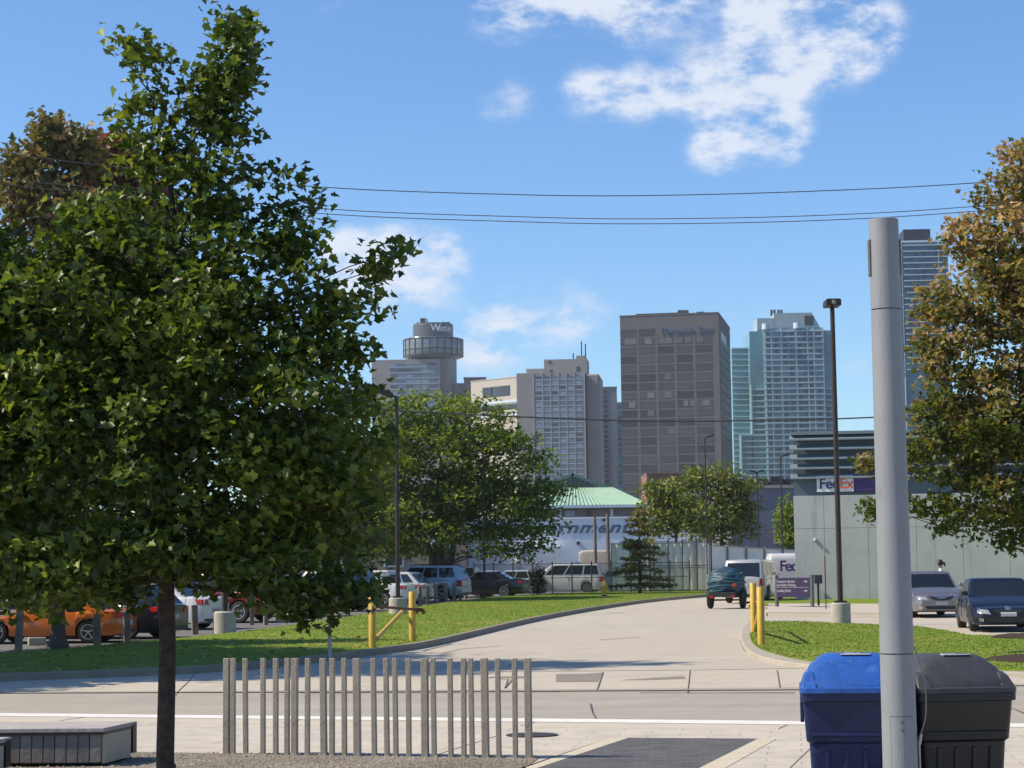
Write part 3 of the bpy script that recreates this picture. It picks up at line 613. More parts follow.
# mulch rings at the right edge
M_mulch = ground_mat('mulch', [(0.05, 0.035, 0.025), (0.075, 0.05, 0.035), (0.03, 0.022, 0.016)], scales=(1, 8, 50), bump=1.0)
for (px, py, r, lb) in ((1044, 660, 1.05, 'dark mulch ring on the lawn beside the black bin, nearer of the two'), (1030, 637.5, 0.85, 'dark mulch ring on the lawn right in front of the dark blue car')):
    c = G(px, py, 0.1); mb = MB(); n = 26; prof = [(r, 0.0), (r * .85, .05), (r * .5, .09), (0.02, .1)]; vs = []
    mb.lathe(prof, (0, 0, 0), n)
    for v in mb.v: f = 1 + 0.12 * math.sin(3 * math.atan2(v.y, v.x) + px); v.x *= f; v.y *= f; v.z += random.uniform(-.012, .012)
    o = mb.build('mulch_bed', M_mulch, smooth=50); o.location = c; tag(o, lb, 'mulch bed', 'mulch rings on the island lawn')
# ------------------------------------------------------------------ buildings
ALB[:] = [1.0, 1.0, 1.0]
def window_set(root, me, locs, rot=None):
    """one part per window; past a hundred the rest is one part"""
    for q in locs[:100]: place_mesh('window', me, root, q)
    rest = locs[100:]
    if rest:
        V = np.array([v.co for v in me.vertices]); mb = MB()
        for q in rest: mb.add([Vector(v) + Vector(q) for v in V], [list(p.vertices) for p in me.polygons])
        tag(mb.build('window', me.materials[0], root), kind='stuff')
def panel_mesh(w, h, m, t=0.12):
    mb = MB(); mb.box((0, 0, 0), (w, t, h)); o = mb.build('tmp', m); me = o.data; bpy.data.objects.remove(o); return me
def glass(name, col, rough=0.12, objvar=0.35, spec=0.6):
    return mat(name, col, rough, 0.0, var=0.25, scale=0.15, objvar=objvar, spec=spec)
M_conc_brown = mat('brown_precast', (0.122, 0.112, 0.105), 0.85, var=0.1, scale=0.15)
M_conc_grey = mat('grey_precast', (0.275, 0.255, 0.235), 0.85, var=0.08, scale=0.12)
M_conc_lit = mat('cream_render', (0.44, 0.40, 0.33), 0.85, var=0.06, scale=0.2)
M_win_brown = glass('bronze_glass', (0.065, 0.06, 0.058), 0.35, 0.45, 0.3)
M_win_hotel = glass('hotel_glass', (0.13, 0.165, 0.22), 0.15, 0.75)
M_win_sill = mat('pale_spandrel', (0.30, 0.34, 0.39), 0.6, var=0.1, scale=0.3)
M_teal = glass('teal_glass', (0.05, 0.11, 0.125), 0.12, 0.9)
M_teal_lt = mat('pale_teal_glass', (0.15, 0.30, 0.34), 0.2, var=0.25, scale=0.1)
M_whiteframe = mat('white_cladding', (0.50, 0.60, 0.63), 0.5, var=0.06, scale=0.3)
M_metal_roof = mat('grey_metal_cladding', (0.36, 0.40, 0.41), 0.45, var=0.08, scale=0.3)
M_dark_metal = mat('dark_metal', (0.03, 0.035, 0.04), 0.5, var=0.2)
M_letter_w = mat('white_lettering', (0.75, 0.75, 0.75), 0.5)
GZ = tz(300)
def tower_root(name, label, px, d, rz, cat='tower'):
    c = P(px, 400 if d > 300 else 535, d); return empty(name, (c.x, d, GZ), rz, label, cat), d / F, c.x
def zat(py, d, px=512): return P(px, py, d).z - GZ

# brown office tower
d = 770.0
r, s, x0 = tower_root('office_tower', 'brown concrete office tower with blue lettering near its roof', 670.5, d, R(-11))
W = 99.5 * s; Dp = 52.0; H = zat(315, d, 670)
mb = MB(); mb.box((0, Dp / 2, H / 2), (W, Dp, H)); mb.box((0, Dp / 2, H + .25), (W + .3, Dp + .3, .5)); mb.build('body', M_conc_brown, r)
mb = MB(); mb.box((-W * .12, 14, H + 1.2), (W * .5, 8, 2.0)); mb.box((W * .12, 10, H + 1.5), (4, 4, 2.6)); mb.box((W * .3, 10, H + 1.0), (3, 4, 1.8)); mb.build('roof_plant', M_dark_metal, r)
pit = 73 / 3.84 * s; ww = 62 / 3.84 * s; wh = 26 / 3.84 * s; rowp = 9.15 * s
me = panel_mesh(ww, wh, M_win_brown, 0.2); L = []
for j in range(20):
    for i in range(5):
        if j == 0 and i > 1: continue
        L.append((-W / 2 + (30 / 3.84) * s + ww * .02 + i * pit, 0.0, H - (64 / 3.84) * s - j * rowp))
window_set(r, me, L)
mb = MB()
for i in range(1, 5): mb.box((-W / 2 + (31 / 3.84) * s - pit / 2 + i * pit, -0.04, H * .47), (1.0, .08, H * .93))
mb.build('pilaster', M_conc_brown, r)
me = panel_mesh(2.6, 2.2, mat('pale_blind', (0.15, 0.14, 0.135), .6, objvar=.3), 0.26)
for (i, j, o) in ((3, 1, -.32), (3, 1, .25), (4, 1, -.2), (3, 8, .1), (3, 8, .36), (4, 8, 0.1), (2, 7, .1), (0, 8, .2), (1, 7, .2), (2, 1, -.2), (2, 1, .2), (0, 1, 0), (1, 1, 0.1), (2, 5, .1), (0, 1, .3), (1, 9, .2), (2, 11, .3)):
    place_mesh('blind', me, r, (-W / 2 + (30 / 3.84) * s + i * pit + o * ww, 0.0, H - (64 / 3.84) * s - j * rowp))
mb = MB()
for j in range(1, 20): mb.box((W / 2, Dp / 2, H - (64 / 3.84) * s - j * rowp), (.16, Dp * .8, wh))
mb.build('side_glazing', M_win_brown, r)
mb = MB(); mb.box((W / 2 + .05, Dp * .4, H - 7.6), (.3, Dp * .45, 3.2)); mb.build('side_sign', mat('pale_sign', (.6, .6, .58), .5), r)
M_blue_let = mat('blue_lettering', (0.085, 0.125, 0.21), 0.5)
text('sign_lettering', 'Toronto Star', 3.9, M_blue_let, r, (-W / 2 + pit * 2.02, -0.35, H - 70 / 3.84 * s), (R(90), 0, 0), 0.12, space=1.0)

# revolving-restaurant hotel tower
d = 930.0
r, s, x0 = tower_root('hotel_tower', 'hotel tower with round glazed restaurant drum and dark cap on top', 406, d, R(-5))
H = zat(359.5, d, 408); Wd = 69 * s
mb = MB(); mb.box((0, 12, H / 2), (Wd, 24, H)); mb.build('body', M_conc_grey, r)
pl_ = panel_mesh(7.2 * s, 2.7 * s, M_win_hotel, .3); ps = panel_mesh(50 * s, 1.3 * s, M_win_sill, .25)
L = []
for j in range(12):
    z = H - (5.4 + j * 5.6) * s
    place_mesh('sill_band', ps, r, (7.5 * s, -0.05, z - 2.2 * s))
    for i in range(6): L.append(((-14.5 + i * 7.9 + 2.4) * s, 0, z))
window_set(r, pl_, L)
mb = MB(); zc = zat(334, d)
mb.box(((431 - 408) * s, 14, zc / 2), (46 * s, 20, zc)); mb.build('core', M_conc_grey, r, bevel=2)
cx, cy = (433 - 408) * s, 11
z0, z1, zt_ = zat(354.5, d), zat(336, d), zat(321.5, d)
mb = MB(); rr = 30.2 * s
mb.lathe([(rr * .72, z0 - 1.2), (rr * .97, z0), (rr, z0 + .8), (rr, z1 - .8), (rr * .97, z1), (rr * .6, z1 + .3)], (cx, cy, 0), 48); mb.build('restaurant_drum', mat('drum_glass', (0.17, 0.19, 0.2), 0.2, var=.3, scale=.2), r, smooth=30)
mb = MB()
for k in range(24):
    a = 2 * math.pi * k / 24; mb.tube([(cx + math.cos(a) * rr * 1.005, cy + math.sin(a) * rr * 1.005, z0 + .2), (cx + math.cos(a) * rr * 1.005, cy + math.sin(a) * rr * 1.005, z1 - .2)], .28, 4)
for zz in (z0 + .5, z0 + 3.2, z1 - .6):
    mb.lathe([(rr * 1.0, zz - .25), (rr * 1.012, zz - .25), (rr * 1.012, zz + .25), (rr * 1.0, zz + .25)], (cx, cy, 0), 48)
mb.build('mullions', M_dark_metal, r)
rc = 20.6 * s
mb = MB(); mb.lathe([(rc, z1), (rc, zt_ - .6), (rc * .985, zt_ - .4), (rc * .985, zt_ + .2), (.1, zt_ + .3)], (cx, cy, 0), 40); mb.build('cap', mat('cap_cladding', (0.075, 0.085, 0.095), .4, var=.1, scale=.2), r, smooth=30)
mb = MB()
for k, (ax, ah) in enumerate(((-.75, 1.6), (-.5, 3.4), (-.3, 3.0), (.1, 1.2), (.5, 1.6), (.7, 1.3))): mb.box((cx + ax * rc, cy, zt_ + ah / 2), (.5 + (k % 2) * 2, 1, ah))
mb.build('roof_plant', M_dark_metal, r)
word = 'Westin'
for k, ch in enumerate(word):                       # letters follow the round cap
    u = (0.02, .27, .44, .57, .68, .75)[k]; a = math.asin(min(.98, u + .08)); sz = 4.6 if k == 0 else 4.0
    text('sign_letter', ch, sz, M_letter_w, r, (cx + math.sin(a - .06) * (rc + .35) - .3, cy - math.cos(a - .06) * (rc + .35), z1 + (zt_ - z1) * .44), (R(90), 0, a * .9), 0.1, offset=.05)

# plain blocks between the hotel towers
def block(name, label, x0, x1, y0, d, dep, m, rz=0.0, yb=None, parts=None, cat='building'):
    r, s, _ = tower_root(name, label, (x0 + x1) / 2, d, rz, cat)
    h = zat(y0, d, (x0 + x1) / 2); w = (x1 - x0) * s; mb = MB(); mb.box((0, dep / 2, h / 2), (w, dep, h)); mb.box((0, dep / 2, h + .2), (w + .4, dep + .4, .4)); mb.build('body', m, r)
    return r, s, w, h
M_dk = glass('dark_window', (0.03, 0.035, 0.04), .2, .3)
r, s, w, h = block('hotel_block', 'cream sunlit block with three dark square openings between the hotel towers', 471, 519, 379.5, 905, 40, M_conc_lit, R(-44))
# turned towards the sun: its long face runs obliquely away
sc = 1 / math.cos(R(44)); 
r.scale = (1.42, 1, 1)
me = panel_mesh(4.4, 4.6, M_dk, .3)
for k in range(3): place_mesh('window', me, r, (w / 2 * (-.30 + .36 * k), 0, h - 5.6))
me = panel_mesh(9.0, 2.4, M_dk, .3)
for k in range(3): place_mesh('window', me, r, (w / 2 * (-.75 + .62 * k), 0, h - 13.0))
me = panel_mesh(w * .98, 1.1, M_whiteframe, .5); place_mesh('balcony_band', me, r, (0, 0, h - 10.6)); place_mesh('balcony_band', me, r, (0, 0, h - 16.6))
block('hotel_block', 'small grey block at the foot of the round drum tower', 452, 466, 384, 935, 20, M_conc_grey)
block('hotel_block', 'narrow brown grey slab directly left of the cream block', 464, 486, 378, 925, 12, M_conc_brown)
block('hotel_block', 'cream penthouse box peeping over the left shoulder of the second hotel tower', 527, 548, 369.5, 930, 20, M_conc_lit)

# second hotel tower
d = 850.0
r, s, x0 = tower_root('hotel_tower', 'grey slab hotel tower with stepped roof house and rows of small windows', 557.5, d, R(-6))
H = zat(372.5, d, 557)
mb = MB(); X = lambda px: (px - 557.5) * s
mb.box(((X(516.4) + X(585)) / 2, 11, H / 2), (X(585) - X(516.4), 22, H)); mb.build('body', M_conc_grey, r)
mb = MB(); H2 = zat(373.5, d, 590); mb.box(((X(585.6) + X(599.4)) / 2, 16, H2 / 2), (X(599.4) - X(585.6), 26, H2)); mb.build('wing', M_conc_grey, r, bevel=.8)
mb = MB(); zp = zat(357.5, d, 565); mb.box(((X(543) + X(586.5)) / 2, 14, (H + zp) / 2), (X(586.5) - X(543), 14, zp - H)); mb.box((X(580), 14, zp + .6), (9 * s, 12, 1.8)); mb.build('roof_house', M_conc_grey, r)
me = panel_mesh(3.2 * s, 6 * s, M_dk, .3); place_mesh('door', me, r, (X(577.5), 7, H + 4.0 * s))
me = panel_mesh(3 * s, 2.4 * s, M_dk, .3); place_mesh('louvre', me, r, (X(550), 7, H + 3 * s)); place_mesh('louvre', me, r, (X(549), 7, H + 12.5 * s))
mb = MB()
for px, hh in ((572, 3), (580.5, 8), (584.5, 7)): mb.box((X(px), 12, zp + hh / 2), (.5, .5, hh))
mb.build('antenna', M_dark_metal, r)
mb = MB(); mb.box((X(584.8), -.2, H * .5), (.5, .6, H)); mb.box((X(533.6), -.1, H * .5), (.4, .4, H))
for i in range(1, 6): mb.box((X(534.8 + i * 8.0), -.12, H * .5), (.4, .3, H))
mb.build('wall_rib', M_win_sill, r)
pl_ = panel_mesh(6.6 * s, 2.5 * s, M_win_hotel, .3); ps = panel_mesh(48 * s, 1.3 * s, M_win_sill, .25); L = []
for j in range(21):
    z = H - (5.0 + j * 5.3) * s; place_mesh('sill_band', ps, r, (X(559), -.05, z - 2.1 * s))
    for i in range(6): L.append((X(538.8 + i * 8.0), 0, z))
window_set(r, pl_, L)

# thin towers beside the brown one
r, s, w, h = block('apartment_tower', 'narrow concrete and dark glass tower beside the brown tower', 599, 617, 387.5, 960, 18, M_conc_grey)
me = panel_mesh(6.5 * s, 2.6 * s, M_dk, .3); window_set(r, me, [(-w / 2 + 5 * s, 0, h - (4 + j * 5.0) * s) for j in range(19)])
r, s, w, h = block('apartment_tower', 'sliver of blue glass tower showing left of the brown tower', 612, 626, 403, 1000, 18, M_teal_lt)
me = panel_mesh(9 * s, 2.6 * s, M_teal, .3); window_set(r, me, [(-w / 2 + 5 * s, 0, h - (4 + j * 5.4) * s) for j in range(15)])

# glass condominium
d = 830.0
r, s, x0 = tower_root('condominium_tower', 'tall teal glass condominium with white frame grid and metal roof house', 793, d, R(-1))
X = lambda px: (px - 790) * s
def Z(py): return zat(py, d, 790)
mb = MB()
mb.box(((X(748.5) + X(832)) / 2, 16, Z(330) / 2), (X(832) - X(748.5), 26, Z(330)))
mb.box(((X(762) + X(822)) / 2, 10, Z(328) / 2), (X(822) - X(762), 20, Z(328)))
mb.box(((X(732) + X(752)) / 2, 22, Z(344) / 2), (X(752) - X(732), 22, Z(344)))
mb.box(((X(737) + X(835)) / 2, 14, Z(433) / 2), (X(835) - X(737), 24, Z(433)))
mb.build('body', M_teal_lt, r)
mb = MB(); mb.loft([[Vector((X(774.5), 6, Z(326))), Vector((X(821), 6, Z(326))), Vector((X(821), 24, Z(326))), Vector((X(774.5), 24, Z(326)))],
                    [Vector((X(774.5), 6, Z(311))), Vector((X(813), 6, Z(311))), Vector((X(813), 24, Z(311))), Vector((X(774.5), 24, Z(311)))]])
mb.box(((X(757.5) + X(775)) / 2, 14, (Z(328) + Z(316)) / 2), (X(775) - X(757.5), 16, Z(316) - Z(328)))
mb.build('roof_house', M_metal_roof, r)
mb = MB(); mb.box((X(810), 6, (Z(325) + Z(313)) / 2), (X(815) - X(806), .5, Z(314) - Z(324))); mb.build('roof_louvre', M_dark_metal, r)
mb = MB()
for px in (774, 777, 781, 784): mb.box((X(px), 12, Z(309)), (.9, 1, 2.6))
mb.build('antenna', M_dark_metal, r)
mb = MB()                                            # white grid: floors and fins, 10 cm and more proud of the glass
for j in range(30):
    py = 331 + j * 5.75
    if py > 495: break
    mb.box(((X(762) + X(822)) / 2, -.2, Z(py)), (X(822) - X(762), .9, .62))
    if py > 383: mb.box(((X(748.5) + X(832)) / 2, 2.7, Z(py)), (X(832) - X(748.5) + .4, 1.1, .62))
    if py > 433: mb.box(((X(737) + X(835)) / 2, 1.7, Z(py)), (X(835) - X(737) + .4, 1.1, .62))
    mb.box(((X(732) + X(749)) / 2, 10.8, Z(py + 14)), (X(749) - X(732), .6, .4))
for px in (763.5, 769.5, 779.5, 794.5, 806, 812, 821.5): mb.box((X(px), -.25, Z(328) / 2), (.45, .7, Z(328)))
for px in (749, 831.5): mb.box((X(px), 2.6, Z(384) / 2), (.55, 1.2, Z(384)))
for px in (737.5, 834.5): mb.box((X(px), 1.6, Z(434) / 2), (.55, 1.2, Z(434)))
mb.build('white_frame', M_whiteframe, r)
L = []; L2 = []
for j in range(28):
    z = Z(331 + j * 5.75 + 3.0)
    for px in (766.5, 774.5, 783.5, 790, 798, 803, 809, 817): L.append((X(px), -.02, z))
    if 331 + j * 5.75 > 383:
        for px in (753, 758, 826): L2.append((X(px), 2.95, z))
random.shuffle(L)
L = L[:175]
window_set(r, panel_mesh(4.1 * s, 3.3 * s, M_teal, .3), L)
me = panel_mesh(3.9 * s, 3.4 * s, M_teal, .3)
for q in L2: place_mesh('balcony_door', me, r, q)
for px, py in ((764.5, 330), (796, 329.5)): mb = MB(); mb.lathe([(.1, 0), (1.7, .2), (1.7, 2.6), (.1, 2.8)], (X(px), -1.0, Z(py)), 14); mb.build('corner_drum', M_whiteframe, r, smooth=40)

# blue glass condominium at right
d = 770.0
r, s, x0 = tower_root('condominium_tower', 'blue glass condominium with balcony bands and dark roof box behind the autumn maple', 926, d, R(-3))
X = lambda px: (px - 926) * s
H = zat(242, d, 926); mb = MB(); mb.box((0, 13, H / 2), (53 * s, 26, H)); mb.build('body', mat('deep_blue_glass', (.055, .125, .18), .2, var=.25, scale=.1), r)
mb = MB(); zz = zat(229.5, d, 923); mb.box((X(923), 8, (H + zz) / 2 + .3), (27 * s, 12, zz - H + .4)); mb.build('roof_box', mat('navy_cladding', (0.012, 0.018, 0.03), .5), r)
mb = MB()
for px in (914, 918, 922, 927, 931): mb.box((X(px), 3, H + 1.2), (1.0, 1.2, 1.4))
mb.box((0, 13, H + .3), (54 * s, 26.6, .7)); mb.build('roof_vent', M_whiteframe, r)
mb = MB()
for j in range(22): mb.box((X(930), -.6, H - (3.5 + j * 6.0) * s), (44 * s, 1.2, .34)); mb.box((X(900.5), -.3, H - (3.5 + j * 6.0) * s), (4 * s, 1.0, .3))
for px in (906, 943): mb.box((X(px), -.2, H / 2), (.3, .4, H))
mb.build('balcony_band', M_whiteframe, r)
L = []
for j in range(20):
    for px in (903, 909, 915, 921, 928, 934, 940, 947): L.append((X(px), -.02, H - (6.6 + j * 6.0) * s))
L.sort(key=lambda q: -q[2]); window_set(r, panel_mesh(4.8 * s, 4.2 * s, glass('blue_glass', (0.035, 0.075, 0.12), .1, .6), .3), L[:136])

# low buildings in the middle distance
d = 160.0
r, s, x0 = tower_root('concert_hall', 'pale blue painted hall with slanting grey lettering under its roof line', 590, d, 0, 'building')
M_paleblue = mat('pale_blue_paint', (0.76, 0.78, 0.82), 0.7, var=0.06, scale=0.6)
M_let_grey = mat('grey_lettering', (0.15, 0.17, 0.21), 0.7)
Hh = P(600, 518.5, d).z - GZ; x_l, x_r = (455 - 590) * s, (706 - 590) * s
mb = MB(); mb.box(((x_l + x_r) / 2, 6, Hh / 2), (x_r - x_l, 12, Hh)); mb.box(((x_l + x_r) / 2, 6, Hh + .06), (x_r - x_l + .2, 12.2, .14)); mb.build('wall', M_paleblue, r)
wl = text('wall_lettering', 'guvernment', 1.25, M_let_grey, r, ((511 - 590) * s, -0.02, P(600, 532.5, d).z - GZ), (R(90), 0, 0), 0.02, shear=0.35, offset=.035, space=1.1); wl.scale.x = 1.42
mb = MB(); mb.box(((540 - 590) * s, -.9, 1.6), (3.3, 1.6, 3.4)); mb.build('loading_bay', mat('white_panel', (.7, .7, .7), .6), r)
mb = MB()
for px, py in ((578, 543), (604, 520), (627, 521)): mb.box(((px - 590) * s, -.15, P(590, py, d).z - GZ), (.22, .3, .22))
mb.build('wall_lamp', M_dark_metal, r)
# green roofed hall behind
d = 215.0
r, s, x0 = tower_root('green_roofed_hall', 'hall with seamed pale green hipped roof and dark glazed gable', 598, d, 0, 'building')
X = lambda px: (px - 598) * s
def Z(py): return P(598, py, d).z - GZ
mb = MB(); mb.box(((X(520) + X(648)) / 2, 9, Z(507) / 2), (X(648) - X(520), 14, Z(507))); mb.build('wall', brick_mat('grey_brick', (.20, .175, .16), (.24, .2, .19), (.15, .14, .13), .6, .2, .01, axes='xz'), r)
me = panel_mesh(10 * s, 6 * s, M_win_sill, .2); place_mesh('window', me, r, (X(571), 1.95, Z(512.5)))
me = panel_mesh(5 * s, 6 * s, M_dk, .2); place_mesh('window', me, r, (X(590), 1.95, Z(513))); me = panel_mesh(3 * s, 8 * s, M_whiteframe, .2); place_mesh('downpipe', me, r, (X(613), 1.9, Z(512))); place_mesh('downpipe', me, r, (X(561), 1.9, Z(512)))
M_green = mat('green_copper_roof', (0.30, 0.44, 0.33), 0.6, var=0.1, scale=0.6)
zr, ze = Z(484.5), Z(505)
mb = MB(); mb.add([(X(515), .8, ze), (X(650), .8, ze), (X(650), 17, ze), (X(515), 17, ze), (X(545), 8.9, zr), (X(617), 8.9, zr)], [(0, 1, 5, 4), (1, 2, 5), (2, 3, 4, 5), (3, 0, 4), (3, 2, 1, 0)])
mb.build('roof', M_green, r)
mb = MB()
for k in range(34):
    t = k / 33; xa = X(516) + t * (X(649) - X(516)); xb = X(545) + t * (X(617) - X(545)); mb.bar((xa, .8, ze + .05), (xb, 8.9, zr + .05), .09, .1)
mb.build('roof_seam', M_green, r)
mb = MB(); mb.box(((X(515) + X(650)) / 2, .75, ze - .12), (X(650) - X(515), .3, .3)); mb.build('gutter', M_whiteframe, r)
mb = MB(); mb.add([(X(540), 9.2, zr - .4), (X(612), 9.2, zr - .4), (X(576), 9.2, Z(471)), (X(540), 16, zr - .4), (X(612), 16, zr - .4), (X(576), 16, Z(471))], [(0, 1, 2), (5, 4, 3), (0, 3, 4, 1), (1, 4, 5, 2), (2, 5, 3, 0)])
mb.build('gable', glass('gable_glass', (.06, .075, .09), .3, 0), r)
mb = MB()
for k in range(1, 14):
    t = k / 14; h = (1 - abs(2 * t - 1)) * (Z(471) - zr); mb.box((X(540) + t * (X(612) - X(540)), 9.15, zr + h / 2), (.07, .1, max(.1, h)))
mb.build('mullions', M_dark_metal, r)
mb = MB(); mb.bar((X(575), 9.1, Z(470)), (X(613), 9.1, zr), .5, .3); mb.bar((X(577), 9.1, Z(470)), (X(539), 9.1, zr), .5, .3); mb.build('gable_verge', mat('dark_green_trim', (.10, .17, .13), .6), r)
# red brick house behind the fence trees
d = 235.0
r, s, x0 = tower_root('brick_house', 'red brown brick building glimpsed through the fence trees', 690, d, 0, 'building')
mb = MB(); h = P(690, 474, d).z - GZ; mb.box((0, 5, h / 2), (84 * s, 10, h)); mb.box((0, 5, h + .1), (85 * s, 10.2, .2)); mb.build('wall', brick_mat('red_brick', (.20, .085, .065), (.25, .11, .085), (.2, .17, .15), .5, .18, .01, axes='xz'), r)
me = panel_mesh(1.0, 1.5, M_whiteframe, .2)
for px in (664, 672, 681, 689, 697, 712, 722): place_mesh('window', me, r, ((px - 690) * s, 0, h - 1.9))
# grey shed with a pale coping
d = 170.0
r, s, x0 = tower_root('grey_warehouse', 'purple grey windowless warehouse with pale coping left of the concrete depot', 768, d, 0, 'building')
h = P(768, 488, d).z - GZ; mb = MB(); mb.box((0, 8, h / 2), (74 * s, 16, h)); mb.build('wall', mat('purple_grey_render', (.17, .165, .195), .8, var=.08, scale=.5), r)
mb = MB(); mb.box((0, 8, h + .12), (75 * s, 16.3, .26)); mb.build('coping', M_kerb, r)
mb = MB(); mb.box(((781 - 768) * s, -.03, P(768, 537, d).z - GZ), (14 * s, .12, 14 * s)); mb.build('pale_panel', mat('tan_panel', (.36, .30, .25), .7), r)
mb = MB()
for k in range(26): mb.box((random.uniform(-30, 34) * s, 3 + random.random() * 3, h + .3 + random.random() * .35), (random.uniform(.4, 1.2), .8, random.uniform(.5, 1.0)))
mb.build('roof_plant', M_dark_metal, r)
# beige house behind the car park
d = 150.0
r, s, x0 = tower_root('beige_house', 'long beige brick building behind the car park and trees', 190, d, 0, 'building')
h = P(235, 520, d).z - GZ; mb = MB(); mb.box((0, 6, h / 2), (550 * s, 12, h)); mb.box((0, 6, h + .15), (552 * s, 12.3, .3)); mb.build('wall', brick_mat('beige_brick', (.24, .19, .14), (.29, .225, .17), (.2, .17, .14), .5, .16, .01, axes='xz'), r)
me = panel_mesh(1.25, 1.7, M_dk, .12); mf = panel_mesh(1.5, 1.95, M_whiteframe, .06)
for px in (20, 62, 120, 180, 240, 300, 350, 393, 440):
    w_ = place_mesh('window', me, r, ((px - 190) * s, 0, P(235, 556, d).z - GZ)); place_mesh('frame', mf, w_, (0, -.01, 0))

# concrete depot with louvred upper storey
c0 = G(796, 599.5, 0.12); d = c0.y
r = empty('depot_building', (c0.x, d, tz(d)), R(-8.6), 'grey precast concrete depot with louvred dark upper storey and shop sign', 'building'); s = d / F
def X(px): return P(px, 560, d).x - c0.x
def Z(py): return P(830, py, d).z - tz(d)
M_pre = mat('depot_precast', (0.43, 0.435, 0.41), 0.8, var=0.10, scale=0.7, bump=0.15, bscale=30, scuff=((.27, .275, .26), .55, (1.6, 1.6, .22)))
zw, zt_ = Z(495.5), Z(434.5); xr = X(1250); depth = 9.0
mb = MB()
cuts = [0, X(825), X(868), X(915), X(960), X(1005), X(1060), X(1120), xr]
zc = [0, Z(528.5), zw]
for a, b in zip(cuts[:-1], cuts[1:]):
    for z0, z1 in zip(zc[:-1], zc[1:]): mb.box(((a + b) / 2, .125, (z0 + z1) / 2), (b - a - .014, .25, z1 - z0 - .014))
mb.build('wall_panel', M_pre, r, bevel=.008)
mb = MB(); mb.box((xr / 2, depth / 2 + .135, zw / 2), (xr - .06, depth - .02, zw - .04)); mb.build('wall', M_pre, r)
M_louv = mat('blue_grey_louvre', (0.15, 0.19, 0.22), 0.5, var=.12, scale=.8)
M_louvd = mat('dark_cladding', (0.085, 0.115, 0.14), 0.5, var=.1, scale=.8)
mb = MB(); mb.box((xr / 2, depth / 2 + .35, (zw + zt_) / 2), (xr - .1, depth - .2, zt_ - zw - .02)); mb.build('upper_storey', M_louvd, r)
mb = MB(); n = 4; zl0 = Z(473)
for k in range(n + 1):
    z = zl0 + (zt_ - zl0) * k / n - .05
    mb.loft([[Vector((xx, .30, z - .02)), Vector((xx, -.12, z - .22)), Vector((xx, -.12, z - .16)), Vector((xx, .30, z + .05))] for xx in (-.12, xr)])
mb.build('louvre', M_louv, r)
mb = MB(); mb.box((xr / 2, .2, zt_ + .06), (xr + .1, .5, .14)); mb.build('coping', M_louv, r)
mb = MB(); mb.box((xr / 2, .22, (zw + Z(474)) / 2), (xr - .04, .1, Z(474) - zw)); mb.build('sign_fascia', M_louvd, r)
xs0, xs1, zs0, zs1 = X(818.5), X(855), Z(492), Z(476)
sg = MB().box(((xs0 + xs1) / 2, .08, (zs0 + zs1) / 2), (xs1 - xs0, .18, zs1 - zs0)).build('sign_board', mat('white_sign', (.72, .72, .72), .4), r, bevel=.01)
sp = MB().box(((X(855.5) + X(905)) / 2, .08, (zs0 + zs1) / 2), (X(905) - X(855.5), .18, zs1 - zs0)).build('purple_sign_panel', mat('purple_panel', (.05, .02, .13), .4), r, bevel=.01)
M_purple = mat('purple_lettering', (0.045, 0.012, 0.14), 0.4); M_orange = mat('orange_lettering', (0.75, 0.13, 0.03), 0.4)
text('sign_lettering', 'Fed', .66, M_purple, sg, (xs0 + .10, -.03, zs0 + .15), (R(90), 0, 0), .012, offset=.009, space=.92)
text('sign_lettering', 'Ex', .66, M_orange, sg, (xs0 + 1.0, -.03, zs0 + .15), (R(90), 0, 0), .012, offset=.009, space=.92)
q = MB(); q.lathe([(.03, -.14), (.07, -.12), (.09, -.02), (.07, .01)], (X(815.5), 0, Z(540)), 14, axis='y'); q.build('wall_lamp', mat('lamp_glass', (.45, .45, .43), .4), r, smooth=40)
q = MB(); q.tube([(X(818.5), -.1, 0), (X(818.5), -.1, Z(588))], .06, 8); q.build('standpipe', M_whiteframe, r)
# ------------------------------------------------------------------ street furniture
ALB[:] = [0.82, 0.80, 0.75]
M_post = mat('weathered_steel_post', (0.36, 0.325, 0.28), 0.65, 0.25, var=0.25, scale=5, bump=0.3, bscale=60)
M_galv = mat('galvanised_steel', (0.34, 0.35, 0.36), 0.45, 0.6, var=0.15, scale=8)
M_pole = mat('silver_grey_paint', (0.255, 0.275, 0.315), 0.6, 0.0, var=0.09, scale=3.0, bump=0.25, bscale=160, scuff=((.17, .165, .16), .60, (9, 9, 1.6)))
M_pole_d = mat('grey_seam', (0.12, 0.12, 0.125), 0.6)
M_yellow = mat('yellow_paint', (0.62, 0.40, 0.045), 0.5, var=0.14, scale=5, bump=0.2)
M_rust = mat('rust', (0.16, 0.06, 0.03), 0.9, var=0.35, scale=10, bump=0.4)
M_tim = mat('grey_timber', (0.21, 0.18, 0.145), 0.85, var=0.3, scale=4, bump=0.4)
M_bronze = mat('bronze_pole', (0.045, 0.034, 0.028), 0.5, 0.3, var=0.2)
M_base = mat('pole_base_concrete', (0.44, 0.42, 0.38), 0.85, var=0.14, scale=3, bump=0.3)
M_black = mat('black_rubber', (0.018, 0.018, 0.02), 0.6, var=0.2)

